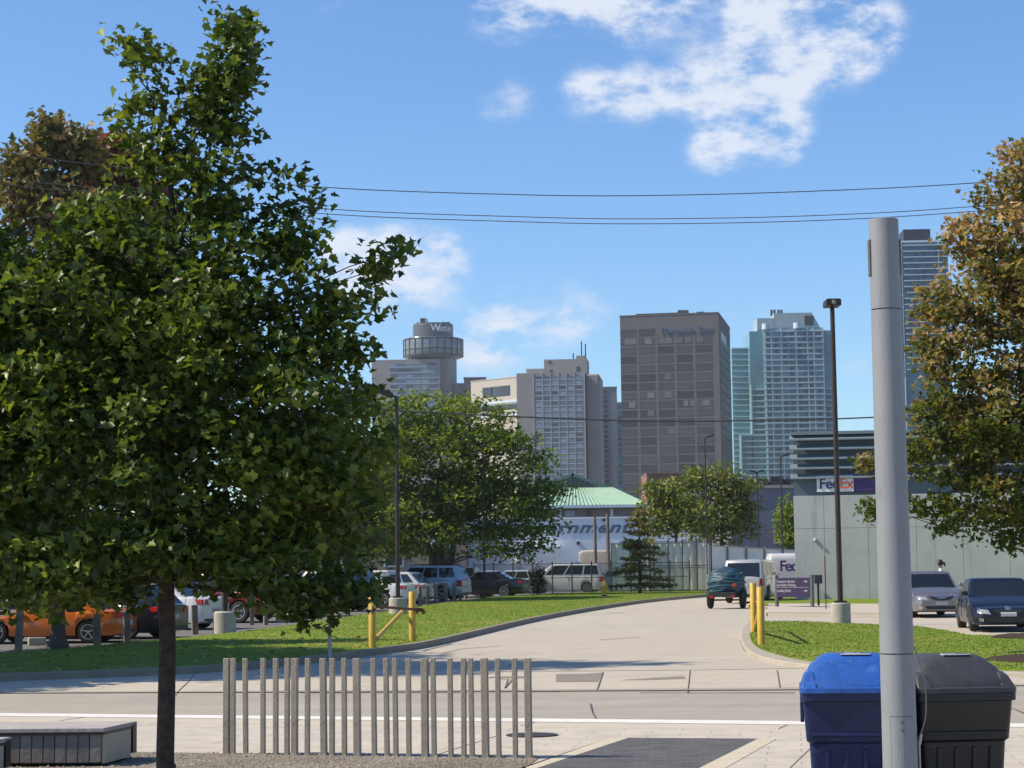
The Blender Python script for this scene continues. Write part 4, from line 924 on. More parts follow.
# row of steel posts
px_posts = [(226.5, 6.2), (233, 4.8), (245.8, 4.8), (263, 4.8), (275.8, 5), (287, 5), (294.5, 6.4), (307.3, 5), (324, 6.2), (332, 5.2), (344.5, 5), (357.5, 7), (374.5, 5), (387.2, 5), (396, 5), (409, 5), (425.3, 7), (434.3, 5), (451, 5), (464, 5), (472.3, 5), (485.8, 7), (499, 5), (515.5, 5), (529, 6.8)]
fence_l = G(226.5, 754.3, NZ); fence_r = G(529, 758.6, NZ)
for i, (px, w) in enumerate(px_posts):
    py = 754.3 + (px - 226.5) / 302.5 * 4.3; b = G(px, py, NZ); W_ = w * b.y / F; dpt = W_ * 0.9
    top = P(px, 658.2, b.y).z - NZ
    rz = math.atan2(fence_r.y - fence_l.y, fence_r.x - fence_l.x) + R(3)
    mb = MB(); mb.box((0, 0, top / 2 - .03), (W_ * .97, dpt, top + .06)); o = mb.build('steel_post', M_post, bevel=0.004)
    o.location = b; o.rotation_euler = (R(random.uniform(-.35, .35)), R(random.uniform(-.5, .5)), rz)
    lb = 'wide square steel post in the freestanding row on the gravel edge' if w > 6 else 'slim square steel post in the freestanding row on the gravel edge'
    if i == 0: lb = 'wide steel post that ends the row at the left, nearest the maple trunk'
    if i == len(px_posts) - 1: lb = 'wide steel post that ends the row at the right, beside the dark paving'
    tag(o, lb, 'post', 'steel posts in the row on the gravel bed')

# benches: slatted timber boxes at the left
M_slat = mat('grey_slat', (0.22, 0.20, 0.195), 0.8, var=0.2, scale=2.5, bump=0.3, objvar=0.2)
M_top = mat('pale_boards', (0.42, 0.40, 0.385), 0.75, var=0.15, scale=3, bump=0.3)  # top boards set paler than the front slats
M_endp = mat('pale_end_panel', (0.52, 0.45, 0.36), 0.8, var=0.1, scale=5)
def bench(fl, fr, br, h, label):
    """fl, fr, br: world points of the box foot: front left, front right, back right"""
    fl, fr, br = Vector(fl), Vector(fr), Vector(br); root = empty('slatted_bench', (fr.x, fr.y, NZ), 0, label, 'bench', 'slatted timber benches at the left edge')
    ex = (fl - fr); L = ex.length; ex.normalize(); ey = (br - fr); Dp = ey.length; ey.normalize(); o = Vector((fr.x, fr.y, 0))
    def pt(a, b, z): return o + ex * a + ey * b + Vector((0, 0, NZ + z))
    def slab(a0, a1, b0, b1, z0, z1): 
        mb = MB(); mb.add([pt(a0, b0, z0), pt(a1, b0, z0), pt(a1, b1, z0), pt(a0, b1, z0), pt(a0, b0, z1), pt(a1, b0, z1), pt(a1, b1, z1), pt(a0, b1, z1)],
               [(3, 2, 1, 0), (4, 5, 6, 7), (0, 1, 5, 4), (1, 2, 6, 5), (2, 3, 7, 6), (3, 0, 4, 7)]); return mb
    pitch = 0.105; n = int(L / pitch)
    for k in range(n): slab(k * pitch + .005, (k + 1) * pitch - .004, 0, .03, .04, h - .05).build('slat', M_slat, root, world=True, bevel=.003)
    slab(.02, L, .06, Dp - .05, .02, h - .06).build('carcass', M_black, root, world=True)
    slab(-.025, .0, .02, Dp - .13, .03, h - .055).build('end_panel', M_endp, root, world=True)
    slab(-.035, .02, Dp - .1, Dp, .06, h - .02).build('back_leg', M_bronze, root, world=True)
    nb = 5
    for k in range(nb): slab(-.03, L, -.02 + (Dp + .04) * k / nb + .003, -.02 + (Dp + .04) * (k + 1) / nb - .004, h - .035, h).build('top_board', M_top, root, world=True, bevel=.003)
    slab(-.028, L, -.015, Dp - .01, h - .06, h - .036).build('top_frame', M_bronze, root, world=True)
    return root
f1 = G(101, 767, NZ); hb = P(101, 728, f1.y).z - NZ
b1 = G(133, 758.5, NZ); b1 = f1 + (b1 - f1) * 1.0
bench(f1 + Vector((-2.6, 0.12, 0)), f1, b1, hb, 'long weathered grey slatted bench box with pale end panel left of the maple trunk')
f2 = P(-30, 800, f1.y - 1.25); f2.z = NZ
bench(f2 + Vector((-2.0, 0.1, 0)), f2, f2 + (b1 - f1) * .9, P(7, 744, f2.y).z - NZ, 'second slatted bench of which only the corner shows at the bottom left')

# tall light column
dp = 11.6; c = P(901.5, 800, dp); c.z = NZ
zt_ = P(882, 219.5, dp).z; sc = dp / F
r = empty('light_column', c, 0, 'tall tapering silver grey light column standing in front of the two wheeled bins', 'light column')
topx = P(882, 219.5, dp).x - c.x; H = zt_ - NZ
def rad(z): t = z / H; return (17.6 + (14.8 - 17.6) * t) * sc
def cpos(z): return Vector((topx * 0.25 * z / H, 0, z))
def ring_tube(z0, z1, dr, n=2):
    return [cpos(z0 + (z1 - z0) * k / n) for k in range(n + 1)], [rad(z0 + (z1 - z0) * k / n) + dr for k in range(n + 1)]
zj1 = P(887, 310, dp).z - NZ; zj2 = P(898, 653.5, dp).z - NZ
for name, z0, z1 in (('shaft', -0.05, zj2 - .004), ('shaft', zj2 + .004, zj1 - .004), ('lamp_housing', zj1 + .004, H)):
    mb = MB(); p, q = ring_tube(z0, z1, 0, 6)
    if name == 'lamp_housing': p = p[:-1] + [cpos(H - .004), cpos(H)]; q = q[:-1] + [rad(H), rad(H) - .006]
    mb.tube(p, q, 40); mb.build(name, M_pole, r, smooth=28)
mb = MB(); p, q = ring_tube(.0, H - .05, -.006, 6); mb.tube(p, q, 32); mb.build('core', M_pole_d, r, smooth=40)
zs0, zs1 = P(880, 276, dp).z - NZ, P(880, 240, dp).z - NZ
for sg in (-1, 1):
    mb = MB(); zm = (zs0 + zs1) / 2; pc = cpos(zm); mb.box((pc.x + sg * (rad(zm) + .001), 0, zm), (.012, .055, zs1 - zs0)); mb.build('light_slot', M_pole_d, r, bevel=.003)
za, zb = -0.0, P(900, 716, dp).z - NZ
mb = MB()
for k in range(9):
    pass
def curved_patch(z0, z1, a0, a1, dr, n=8):
    m = MB(); outer = []
    for z in (z0, z1):
        for rr in (rad(z) + dr, rad(z) - .01):
            outer.append([cpos(z) + Vector((math.sin(a0 + (a1 - a0) * k / n) * rr, -math.cos(a0 + (a1 - a0) * k / n) * rr, 0)) for k in range(n + 1)])
    a, b, cc, dd = outer[0], outer[1], outer[2], outer[3]; m_ = n + 1
    m.add(a + b + cc + dd, [(k, k + 1, 2 * m_ + k + 1, 2 * m_ + k) for k in range(n)] + [(k, m_ + k, m_ + k + 1, k + 1) for k in range(n)] + [(2 * m_ + k, 2 * m_ + k + 1, 3 * m_ + k + 1, 3 * m_ + k) for k in range(n)] + [(0, 2 * m_, 3 * m_, m_), (n, m_ + n, 3 * m_ + n, 2 * m_ + n)])
    return m
dr_ = curved_patch(0.06, zb, R(-38), R(42), .0025).build('access_door', M_pole, r)
curved_patch(0.05, zb + .006, R(-40), R(44), .001).build('door_seam', M_pole_d, r)
for z in (zb - .03, zb - .075):
    mb = MB(); pc = cpos(z); mb.lathe([(.0085, -.008), (.0085, .002), (.004, .005)], (pc.x + .0, -rad(z) - .002, z), 10, axis='y'); mb.build('screw', M_pole_d, dr_)
# cable and conduit at the column's right side
mb = MB(); zz = P(918, 735, dp).z - NZ
pts = [(rad(1.) + .004, -.02, zz - .02), (rad(1.) + .03, -.03, zz + .04), (rad(1.) + .05, -.03, zz + .12), (rad(1.) + .055, -.02, zz + .26), (rad(1.) + .035, 0, zz + .4), (rad(1.) + .005, .01, zz + .5)]
mb.tube(smooth_line(pts, 4), .0035, 6); tag(mb.build('cable', mat('grey_cable', (.3, .3, .28), .5), r, smooth=60))
mb = MB(); mb.tube([(rad(.7) + .008, -.02, 0), (rad(.7) + .008, -.02, zz - .04)], .007, 8); mb.tube([(rad(.7) + .008, -.02, zz - .05), (rad(.7) + .02, -.028, zz + .01)], [.012, .009], 8); mb.build('conduit', M_galv, r, smooth=50)

# wheeled bins
def bin_(cx_px, top_py, wid_px, d, rz, mb_, ml_, label):
    c = P(cx_px, 800, d); c.z = NZ; s = d / F; Wt = wid_px * s; Ht = P(cx_px, top_py, d).z - NZ
    r = empty('wheeled_bin', c, rz, label, 'wheelie bin', 'wheeled bins behind the light column')
    Dt = 0.74; hl = 0.235; hb = Ht - hl                                    # lid height, body height
    def rect(w, dpt, z, cr=.05, yo=0.0, n=4):
        out = []
        for (sx, sy, a0) in ((1, 1, 0), (-1, 1, 90), (-1, -1, 180), (1, -1, 270)):
            for k in range(n + 1):
                a = R(a0 + 90 * k / n); out.append(Vector((sx * (w / 2 - cr) + math.cos(a) * cr, yo + sy * (dpt / 2 - cr) + math.sin(a) * cr, z)))
        return out
    m = MB(); zst = hb * .60
    m.loft([rect(Wt * .79, Dt * .70, .06), rect(Wt * .80, Dt * .72, .12), rect(Wt * .845, Dt * .82, zst - .02), rect(Wt * .90, Dt * .88, zst), rect(Wt * .945, Dt * .97, hb - .10), rect(Wt * .95, Dt * .975, hb - .06)])
    body = m.build('body', mb_, r, smooth=35)
    m = MB(); m.loft([rect(Wt * .985, Dt * 1.03, hb - .075), rect(Wt, Dt * 1.05, hb - .07), rect(Wt, Dt * 1.05, hb - .022), rect(Wt * .97, Dt * 1.0, hb - .015)]); m.build('rim', mb_, r, smooth=35)
    m = MB()
    for x in (-.26, -.09, .09, .26): m.box((x * Wt, -Dt * .385, zst * .5), (.03, .035, zst * .8), rot=Matrix.Rotation(R(2.5), 3, 'X'))
    m.box((0, -Dt * .455, zst + .045), (Wt * .8, .02, .025)); m.build('rib', mb_, r, bevel=.006)
    m = MB()
    for sg in (-1, 1):
        m.box((sg * (Wt / 2 - .012), 0, hb - .15), (.026, Dt * .5, .15)); m.box((sg * (Wt * .43), -Dt * .3, hb - .14), (.03, .05, .13))
    m.build('lifting_lug', mb_, r, bevel=.006)
    m = MB()                                                               # domed lid with a raised faceted crown
    m.loft([rect(Wt * 1.01, Dt * 1.08, hb - .018, .06), rect(Wt * 1.01, Dt * 1.08, hb + .014, .06), rect(Wt * .91, Dt * .98, hb + .022, .05), rect(Wt * .895, Dt * .95, hb + .05, .06),
            rect(Wt * .86, Dt * .86, hb + .10, .07, .03), rect(Wt * .81, Dt * .76, hb + .145, .08, .04), rect(Wt * .60, Dt * .54, hb + .217, .08, .05), rect(Wt * .48, Dt * .44, hb + .231, .08, .05), rect(Wt * .2, Dt * .2, hb + .235, .05, .05)])
    lid = m.build('lid', ml_, r, smooth=28)
    for sg in (-1, 1):                                                     # buttress shapes pressed into the lid corners
        m = MB(); m.loft([[Vector((sg * Wt * .34, -Dt * .525, hb + .012)), Vector((sg * Wt * .49, -Dt * .515, hb + .012)), Vector((sg * Wt * .485, -Dt * .38, hb + .055)), Vector((sg * Wt * .34, -Dt * .42, hb + .075))],
                [Vector((sg * Wt * .37, -Dt * .40, hb + .105)), Vector((sg * Wt * .455, -Dt * .40, hb + .095)), Vector((sg * Wt * .45, -Dt * .30, hb + .115)), Vector((sg * Wt * .36, -Dt * .30, hb + .135))]])
        m.build('lid_buttress', ml_, lid, smooth=20, bevel=.008)
        m = MB(); m.loft([[Vector((sg * Wt * .40, Dt * q_, hb + .012)), Vector((sg * Wt * .495, Dt * q_, hb + .012)), Vector((sg * Wt * .46, Dt * q_, hb + .085)), Vector((sg * Wt * .40, Dt * q_, hb + .135))] for q_ in (.05, .34)])
        m.build('lid_buttress', ml_, lid, smooth=20, bevel=.008)
    m = MB(); m.box((.02, -Dt * .15, hb + .2315), (Wt * .28, .075, .004)); m.box((.0, -Dt * .05, hb + .2345), (Wt * .15, .05, .004)); m.build('sticker', mat('scuffed_sticker', (.55, .6, .66), .5, var=.5, scale=20), lid)
    m = MB(); m.tube([(-Wt * .4, Dt * .56, hb + .02), (Wt * .4, Dt * .56, hb + .02)], .016, 10)
    for x in (-.4, 0, .4): m.bar((x * Wt, Dt * .46, hb - .03), (x * Wt, Dt * .57, hb + .02), .03, .03)
    m.build('handle', mb_, r, smooth=40)
    for sg in (-1, 1):
        m = MB(); m.lathe([(.03, -.03), (.125, -.03), (.14, -.018), (.14, .018), (.125, .03), (.03, .03)], (sg * Wt * .36, Dt * .36, .14), 24, axis='x'); m.build('wheel', M_black, r, smooth=40)
    return r
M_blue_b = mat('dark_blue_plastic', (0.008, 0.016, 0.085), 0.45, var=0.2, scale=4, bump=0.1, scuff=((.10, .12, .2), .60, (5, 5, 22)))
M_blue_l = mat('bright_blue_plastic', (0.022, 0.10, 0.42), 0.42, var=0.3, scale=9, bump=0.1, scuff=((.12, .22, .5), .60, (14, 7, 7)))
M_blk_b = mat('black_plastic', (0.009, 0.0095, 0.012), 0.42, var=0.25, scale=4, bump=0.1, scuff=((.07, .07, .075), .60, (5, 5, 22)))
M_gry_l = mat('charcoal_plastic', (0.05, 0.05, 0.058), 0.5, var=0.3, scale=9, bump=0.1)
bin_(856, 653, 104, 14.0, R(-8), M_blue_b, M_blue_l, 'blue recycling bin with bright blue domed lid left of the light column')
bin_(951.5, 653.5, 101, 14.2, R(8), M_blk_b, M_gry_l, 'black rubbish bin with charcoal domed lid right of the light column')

# yellow gates
def gate(pa, pb, ha, hb, ra, label, arm, brace, hinge):
    a, b = Vector(pa), Vector(pb); r = empty('barrier_gate', a, 0, label, 'gate', 'yellow barrier gates beside the driveway')
    for q, h in ((a, ha), (b, hb)):
        m = MB(); m.tube([q - Vector((0, 0, .1)), q + Vector((0, 0, h - .015)), q + Vector((0, 0, h))], [ra, ra, ra * .85], 16); m.build('post', M_yellow, r, world=True, smooth=40)
    m = MB(); m.tube(arm, .034, 10); m.build('arm', M_rust if hinge else M_yellow, r, world=True, smooth=40)
    m = MB(); m.tube(brace, .055, 10); m.build('brace', M_yellow, r, world=True, smooth=40)
    m = MB(); q = Vector(arm[-1]); m.tube([q, q + Vector((.16, 0, -.02)), q + Vector((.2, -.02, -.1))], .05, 10); m.box(q + Vector((.02, 0, -.05)), (.06, .06, .1)); m.build('latch', M_rust if hinge else M_yellow, r, world=True)
    return r
a = G(372.5, 647.5, .1); b = G(412.5, 641, .1)
ha = P(372.5, 596, a.y).z - a.z; hb_ = P(412.5, 591.5, b.y).z - b.z
gate(a, b, ha, hb_, .085, 'open yellow gate with rusty arm and diagonal brace on the left lawn', [P(376, 606.5, a.y), P(416, 609.5, b.y)], [P(376, 639, a.y), P(402, 612, b.y)], True)
a = G(761.5, 644.5, .1); b = G(754, 632, .1)
gate(a, b, P(761.5, 587, a.y).z - a.z, P(754, 583, b.y).z - b.z, .085, 'pair of yellow gate posts with short arm on the right island lawn', [P(762, 600, a.y), P(757, 602, b.y) , P(749, 605, b.y + 0.3)], [P(761, 606, a.y), P(755, 628, b.y)], False)
# galvanised sign post without sign
c = G(330, 668, .02); h = P(330, 614.5, c.y).z - c.z
o = MB().box((0, 0, h / 2 - .1), (.07, .06, h + .2)).build('sign_post', M_galv, bevel=.006); o.location = c; tag(o, 'bare galvanised steel post behind the row of steel posts at the lawn kerb', 'post')
# timber bollards along the lawn edge
bol = [(18.5, 611, 648.5, 7), (52, 640, 650, 0), (97, 614, 643, 7), (127, 612, 641, 6), (195, 605, 631, 6), (216, 609, 630.5, 5.5), (252, 600, 622, 4), (265.5, 598, 622, 4), (381, 588, 607, 4.5), (420, 586, 604, 3.6), (427.5, 585.5, 603, 3.2), (436, 584, 602, 3.2), (446, 583, 601.5, 3.2), (454, 583, 600, 3.2), (460, 582, 598, 3), (466, 583, 597, 3), (477, 583, 596, 3), (491, 583, 595, 3)]
for (px, y0, y1, w) in bol:
    if not w: continue
    c = G(px, y1, .1); h = P(px, y0, c.y).z - c.z; W_ = w * c.y / F
    o = MB().box((0, 0, h / 2 - .1), (W_, W_, h + .2)).build('timber_bollard', M_tim, bevel=.012); o.location = c; o.rotation_euler = (R(random.uniform(-2, 2)), R(random.uniform(-2, 2)), random.uniform(0, .5))
    lb = {18.5: 'stout timber bollard in front of the orange car door', 97: 'timber bollard hiding the rear wheel of the orange car', 127: 'timber bollard between the orange car and the dark alloy wheel', 195: 'timber bollard under the red tail lamp right of the maple trunk', 216: 'timber bollard touching the big white concrete base'}.get(px, 'slim grey timber bollard in the row before the parked white cars')
    if px in (252, 265.5): lb = 'slim grey timber bollard right of the big white concrete base'
    tag(o, lb, 'bollard', 'timber bollards along the lawn edge')
# concrete wheel stops
for (x0, x1, y, lb) in ((28, 46, 645, 'pale concrete wheel stop in front of the orange car'), (276, 300, 622, 'pale concrete wheel stop under the drooping maple branches')):
    a, b = G(x0, y, .02), G(x1, y - .5, .02); m = MB(); m.bar((a.x, a.y, a.z + .09), (b.x, b.y, b.z + .09), .18, .2); tag(m.build('wheel_stop', M_base, bevel=.03), lb, 'wheel stop')
# hydrant
c = G(604.5, 597.2, .1); s = (P(604.5, 580, c.y).z - c.z) / .8
r = empty('fire_hydrant', c, 0, 'yellow fire hydrant on the lawn kerb before the parked white minivan', 'hydrant')
m = MB(); m.lathe([(.17 * s, 0), (.17 * s, .04 * s), (.11 * s, .06 * s), (.11 * s, .46 * s), (.15 * s, .48 * s), (.15 * s, .53 * s), (.125 * s, .56 * s), (.11 * s, .66 * s), (.06 * s, .72 * s), (.035 * s, .74 * s), (.035 * s, .8 * s)], n=16); m.build('body', M_yellow, r, smooth=35)
for ax, q in (('x', (-.2 * s, .2 * s)), ('y', (-.2 * s, 0))):
    m = MB(); m.lathe([(.055 * s, q[0]), (.055 * s, q[1])], (0, 0, .4 * s), 10, axis=ax); m.build('nozzle', M_yellow, r, smooth=35)
m = MB(); m.lathe([(.125 * s, .0), (.125 * s, .1 * s)], n=14); m.build('base_ring', M_black, r)

# light poles with concrete feet
def light_pole(px_b, py_b, base_w, base_h, px_t, py_t, rp, label, head, d=None, group='parking lot light poles'):
    if px_b > 700 and px_b < 800: rp = .055
    c = G(px_b, py_b, .05) if d is None else P(px_b, 600, d)
    if d: c.z = tz(d)
    s = c.y / F; r = empty('light_pole', c, 0, label, 'light pole', group)
    hb = base_h * s
    if base_w:
        m = MB(); w = base_w * s / 2; m.lathe([(w, -.1), (w, hb - .03), (w - .03, hb), (.05, hb)], n=20); m.build('concrete_base', M_base, r, smooth=35)
    t = P(px_t, py_t, c.y) - c; bt = Vector((0, 0, hb if base_w else -.1)); bt2 = Vector((0, 0, hb + .05))
    m = MB(); m.tube([bt, Vector((0, 0, t.z))], [rp, rp * .8], 10); 
    if base_w: m.box(bt + Vector((0, 0, .03)), (rp * 4, rp * 4, .06))
    m.build('pole', M_bronze, r, smooth=40)
    z = t.z
    if head == 'box':
        m = MB(); m.box((0, 0, z + .10), (.44, .70, .18)); m.box((0, 0, z + .20), (.40, .64, .03)); m.build('lamp_head', M_bronze, r, bevel=.02)
        m = MB(); m.lathe([(.05, -.08), (.07, 0)], (0, -.36, z + .10), 10, axis='y'); m.build('photocell', M_galv, r)
    if head == 'left':
        m = MB(); m.bar((0, 0, z), (-.25, 0, z + .06), .08, .08); m.box((-.55, 0, z + .22), (.85, .45, .2), rot=Matrix.Rotation(R(24), 3, 'Y')); m.build('lamp_head', M_bronze, r)
    if head == 'twin':
        m = MB()
        for sg in (-1, 1): m.bar((0, 0, z - .1), (sg * .16, 0, z + .03), .06, .06); m.box((sg * .3, 0, z + .06), (.34, .24, .10), rot=Matrix.Rotation(R(-12 * sg), 3, 'Y'))
        m.build('lamp_head', M_bronze, r)
    if head == 'right':
        m = MB(); m.bar((0, 0, z - .05), (.2, 0, z + .08), .06, .06); m.box((.36, 0, z + .12), (.45, .26, .10), rot=Matrix.Rotation(R(-15), 3, 'Y')); m.build('lamp_head', M_bronze, r)
    return r
light_pole(841, 624.5, 20, 21.5, 832.5, 307, .085, 'tall bronze light pole on a white concrete foot, its box lamp against the sky', 'box')
light_pole(398, 615, 18, 17, 395, 397, .09, 'slim light pole with tilted lamp rising through the big green tree by the white sedan', 'left')
light_pole(484.5, 596.5, 11, 13, 482.5, 432, .07, 'slim light pole on round concrete foot before the big green tree', None)
light_pole(708, 590.5, 11, 16, 701.5, 438, .08, 'light pole on a concrete foot at the corner of the corrugated fence', 'right')
light_pole(760, 590, 0, 0, 754.5, 472, .08, 'thin street light before the purple grey warehouse, shorter of two', 'twin', d=128, group='street lights behind the depot')
light_pole(784, 590, 0, 0, 781, 457, .08, 'thin street light before the purple grey warehouse, taller of two', 'right', d=122, group='street lights behind the depot')
c = G(225, 631, .1); s = c.y / F
r = empty('concrete_pole_base', c, 0, 'big white painted concrete drum by the lawn edge right of the maple trunk', 'concrete base')
m = MB(); w = 11 * s; m.lathe([(w, -.1), (w, 18 * s), (w - .04, 19.5 * s), (.05, 19.5 * s)], n=24); m.build('drum', M_base, r, smooth=35)
m = MB(); m.tube([(0, 0, 19 * s), (0, 0, 9.0)], [.09, .07], 10); m.build('pole', M_bronze, r, smooth=40)
# utility poles before the hall
for px, y0, lb in ((594.5, 517, 'grey utility pole before the lettered wall, left of two'), (607.5, 514, 'grey utility pole before the lettered wall, right of two')):
    c = P(px + 1.2, 580, 140); c.z = tz(140); m = MB(); t = P(px, y0, 140); m.tube([c, t], [.16, .11], 9); o = m.build('utility_pole', M_tim, smooth=40); tag(o, lb, 'utility pole')
c = G(826, 609, .13); m = MB(); t = P(824.5, 538.5, c.y); h = t.z - c.z
r = empty('parking_marker', c, 0, 'thin tall rod with pale tip on the sidewalk by the depot', 'marker rod')
m.tube([(0, 0, 0), (0, 0, h * .75)], .022, 8); m.build('rod', M_rust, r); m = MB(); m.tube([(0, 0, h * .75), (0, 0, h)], .03, 8); m.build('tip', M_galv, r)

M_letter_d = mat('dull_white_lettering', (.42, .40, .46), .5)
M_signpost = mat('sign_post_grey', (.13, .14, .15), .5, .3)
# purple direction sign
a = G(777, 606.5, .12); b = G(812.5, 607.2, .12); s = a.y / F
r = empty('direction_sign', a, math.atan2(b.y - a.y, b.x - a.x), 'purple direction sign on two grey posts in front of the concrete depot', 'sign'); Ls = (b - a).length
for x in (0, Ls): m = MB(); m.box((x, 0, .55 * 1.0), (.11, .11, 28.5 * s * 1.0 + .1)); m.build('post', M_signpost, r, bevel=.01)
z0, z1 = P(795, 597, a.y).z - a.z, P(795, 577.5, a.y).z - a.z
for q in r.children: q.location.z = z1 / 2 - .5
bd = MB().box((Ls / 2, -.02, (z0 + z1) / 2), (Ls - .12, .09, z1 - z0)).build('board', mat('purple_board', (0.028, 0.016, 0.062), .4, var=.08), r, bevel=.008)
MB().box((Ls / 2, -.068, z0 + (z1 - z0) * .5), (Ls - .2, .006, .02)).build('rule', M_galv, bd)
for tx, k in (('Customer Service', .80), ('and Visitor Parking', .615), ('Loading Dock', .33)): text('sign_lettering', tx, .145, M_letter_d, bd, (.09, -.069, z0 + (z1 - z0) * k - .04), (R(90), 0, 0), .003, offset=.001)
for k in (.8, .33):
    m = MB(); m.box((Ls - .32, -.068, z0 + (z1 - z0) * k), (.12, .006, .025)); m.add([(Ls - .26, -.071, z0 + (z1 - z0) * k + .05), (Ls - .26, -.071, z0 + (z1 - z0) * k - .05), (Ls - .18, -.071, z0 + (z1 - z0) * k)], [(0, 1, 2)]); m.build('arrow', M_letter_d, bd)
c = P(818.5, 600, a.y + .6); c.z = tz(c.y) + .1; h = P(818, 578, c.y).z - c.z
r = empty('key_box', c, 0, 'small dark box on a post behind the purple sign', 'post box'); MB().box((0, 0, h / 2), (.08, .08, h)).build('post', M_bronze, r); MB().box((0, -.05, h - .05), (.3, .2, .34)).build('box', M_dark_metal, r, bevel=.015)

# chain-link fence and corrugated fence
def mesh_mat(name, col, cover, scale):
    m, nt, b = new_mat(name); N = nt.nodes; b.inputs['Base Color'].default_value = rgba(col); b.inputs['Metallic'].default_value = .5; b.inputs['Roughness'].default_value = .5
    tc = N.new('ShaderNodeTexCoord'); last = None
    for ang in (45, -45):
        mp = N.new('ShaderNodeMapping'); mp.inputs['Rotation'].default_value = (0, R(ang), 0); link(nt, tc.outputs['Object'], mp.inputs['Vector'])
        w = N.new('ShaderNodeTexWave'); w.inputs['Scale'].default_value = scale; link(nt, mp.outputs['Vector'], w.inputs['Vector'])
        g = N.new('ShaderNodeMath'); g.operation = 'GREATER_THAN'; g.inputs[1].default_value = 1 - cover; link(nt, w.outputs['Fac'], g.inputs[0])
        if last: mx = N.new('ShaderNodeMath'); mx.operation = 'MAXIMUM'; link(nt, last.outputs[0], mx.inputs[0]); link(nt, g.outputs[0], mx.inputs[1]); last = mx
        else: last = g
    t = N.new('ShaderNodeBsdfTransparent'); ms = N.new('ShaderNodeMixShader'); link(nt, last.outputs[0], ms.inputs[0]); link(nt, t.outputs[0], ms.inputs[1]); link(nt, b.outputs[0], ms.inputs[2])
    link(nt, ms.outputs[0], N['Material Output'].inputs['Surface']); return m
M_mesh = mesh_mat('chain_link_wire', (.35, .35, .35), .03, 6.0)
def link_fence(a, b, h, n, label):
    a, b = Vector(a), Vector(b); L = (b - a).length; r = empty('chain_link_fence', a, math.atan2(b.y - a.y, b.x - a.x), label, 'fence')
    for k in range(n + 1): m = MB(); m.tube([(L * k / n, 0, -.1), (L * k / n, 0, h), (L * k / n, -.02, h + .1)], .04, 8); m.build('post', M_dark_metal, r)
    for z in (h - .02, h * .52, .1): m = MB(); m.tube([(0, 0, z), (L, 0, z)], .022, 6); m.build('rail', M_dark_metal, r)
    m = MB(); m.box((L / 2, .03, h / 2), (L, .004, h)); m.build('wire_mesh', M_mesh, r)
    return r
a = G(470, 597, .1); a2 = P(474, 590, 118); b2 = P(690, 590, 118); a2.z = b2.z = tz(118) + .1
h = P(560, 563.5, 118).z - a2.z
link_fence(a2, b2, h, 11, 'dark chain link fence before the row of cars and minivan behind the lawn')
a3 = P(640, 590, 121); b3 = P(712, 590, 121); a3.z = b3.z = tz(121) + .05
link_fence(a3, b3, P(680, 541, 121).z - a3.z, 5, 'tall chain link fence standing right before the corrugated fence')
M_corr = mat('pale_corrugated_sheet', (.74, .76, .77), .55, 0.1, var=.16, scale=.5)
def corr(x0, x1, y0, y1, d0, d1, label):
    a = P(x0, 590, d0); b = P(x1, 590, d1); a.z = tz(d0); b.z = tz(d1); L = (b - a).length; h0 = P(x0, y0, d0).z - a.z; h1 = P(x1, y1, d1).z - b.z
    r = empty('corrugated_fence', a, math.atan2(b.y - a.y, b.x - a.x), label, 'fence', 'corrugated metal fences'); n = int(L / .22); vs = []; fs = []
    for k in range(n + 1):
        x = L * k / n; y = (.04 if k % 2 else -.04); h = h0 + (h1 - h0) * k / n
        vs += [(x, y, 0), (x, y, h), (x, y + .02, h), (x, y + .02, 0)]
    for k in range(n): 
        i = 4 * k; fs += [(i, i + 4, i + 5, i + 1), (i + 1, i + 5, i + 6, i + 2), (i + 2, i + 6, i + 7, i + 3)]
    MB().add(vs, fs).build('sheet', M_corr, r)
    m = MB(); m.bar((0, -.06, h0), (L, -.06, h1), .06, .08); m.bar((0, -.06, h0 * .5), (L, -.06, h1 * .5), .05, .07); m.build('rail', M_galv, r)
    for k in range(int(L / 2.6) + 1): 
        x = min(L, k * 2.6); m = MB(); m.box((x, -.09, (h0 + (h1 - h0) * x / L) / 2 + .05), (.09, .09, h0 + (h1 - h0) * x / L + .1)); m.build('post', M_galv, r)
corr(612, 706, 544, 542.5, 124, 124, 'pale corrugated metal fence behind the spruce')
corr(708, 800, 545.5, 550.5, 121, 132, 'pale corrugated metal fence behind the silver truck and trailer')

# overhead wires
M_wire = mat('wire', (.06, .06, .065), .6)
def wire(pts, d0, d1, rad, label, group):
    out = []; xs = [p[0] for p in pts]
    for (x, y) in smooth_line(pts, 8): out.append(P(x, y, d0 + (d1 - d0) * (x - xs[0]) / (xs[-1] - xs[0])))
    o = MB().tube(out, rad, 6).build('overhead_wire', M_wire, smooth=60); tag(o, label, 'overhead wire', group)
gw = 'overhead wires strung across the sky'
wire([(-420, 92), (0, 152.5), (140, 169), (320, 187), (512, 194.5), (650, 195.5), (830, 190.5), (1010, 180.5), (1400, 150)], 34, 34, .0085, 'uppermost of the three thin wires across the sky', gw)
wire([(-420, 118), (0, 177.5), (80, 186), (320, 208.5), (512, 216.5), (650, 218.8), (830, 215), (1010, 203.5), (1400, 168)], 34.4, 34.4, .0075, 'middle wire of three across the sky, upper one of the close pair', gw)
wire([(-420, 125), (0, 183.5), (80, 191), (320, 213.5), (512, 221.5), (650, 223.8), (830, 220), (1010, 208.2), (1400, 172)], 34, 34, .0075, 'lowest of the three thin wires across the sky', gw)
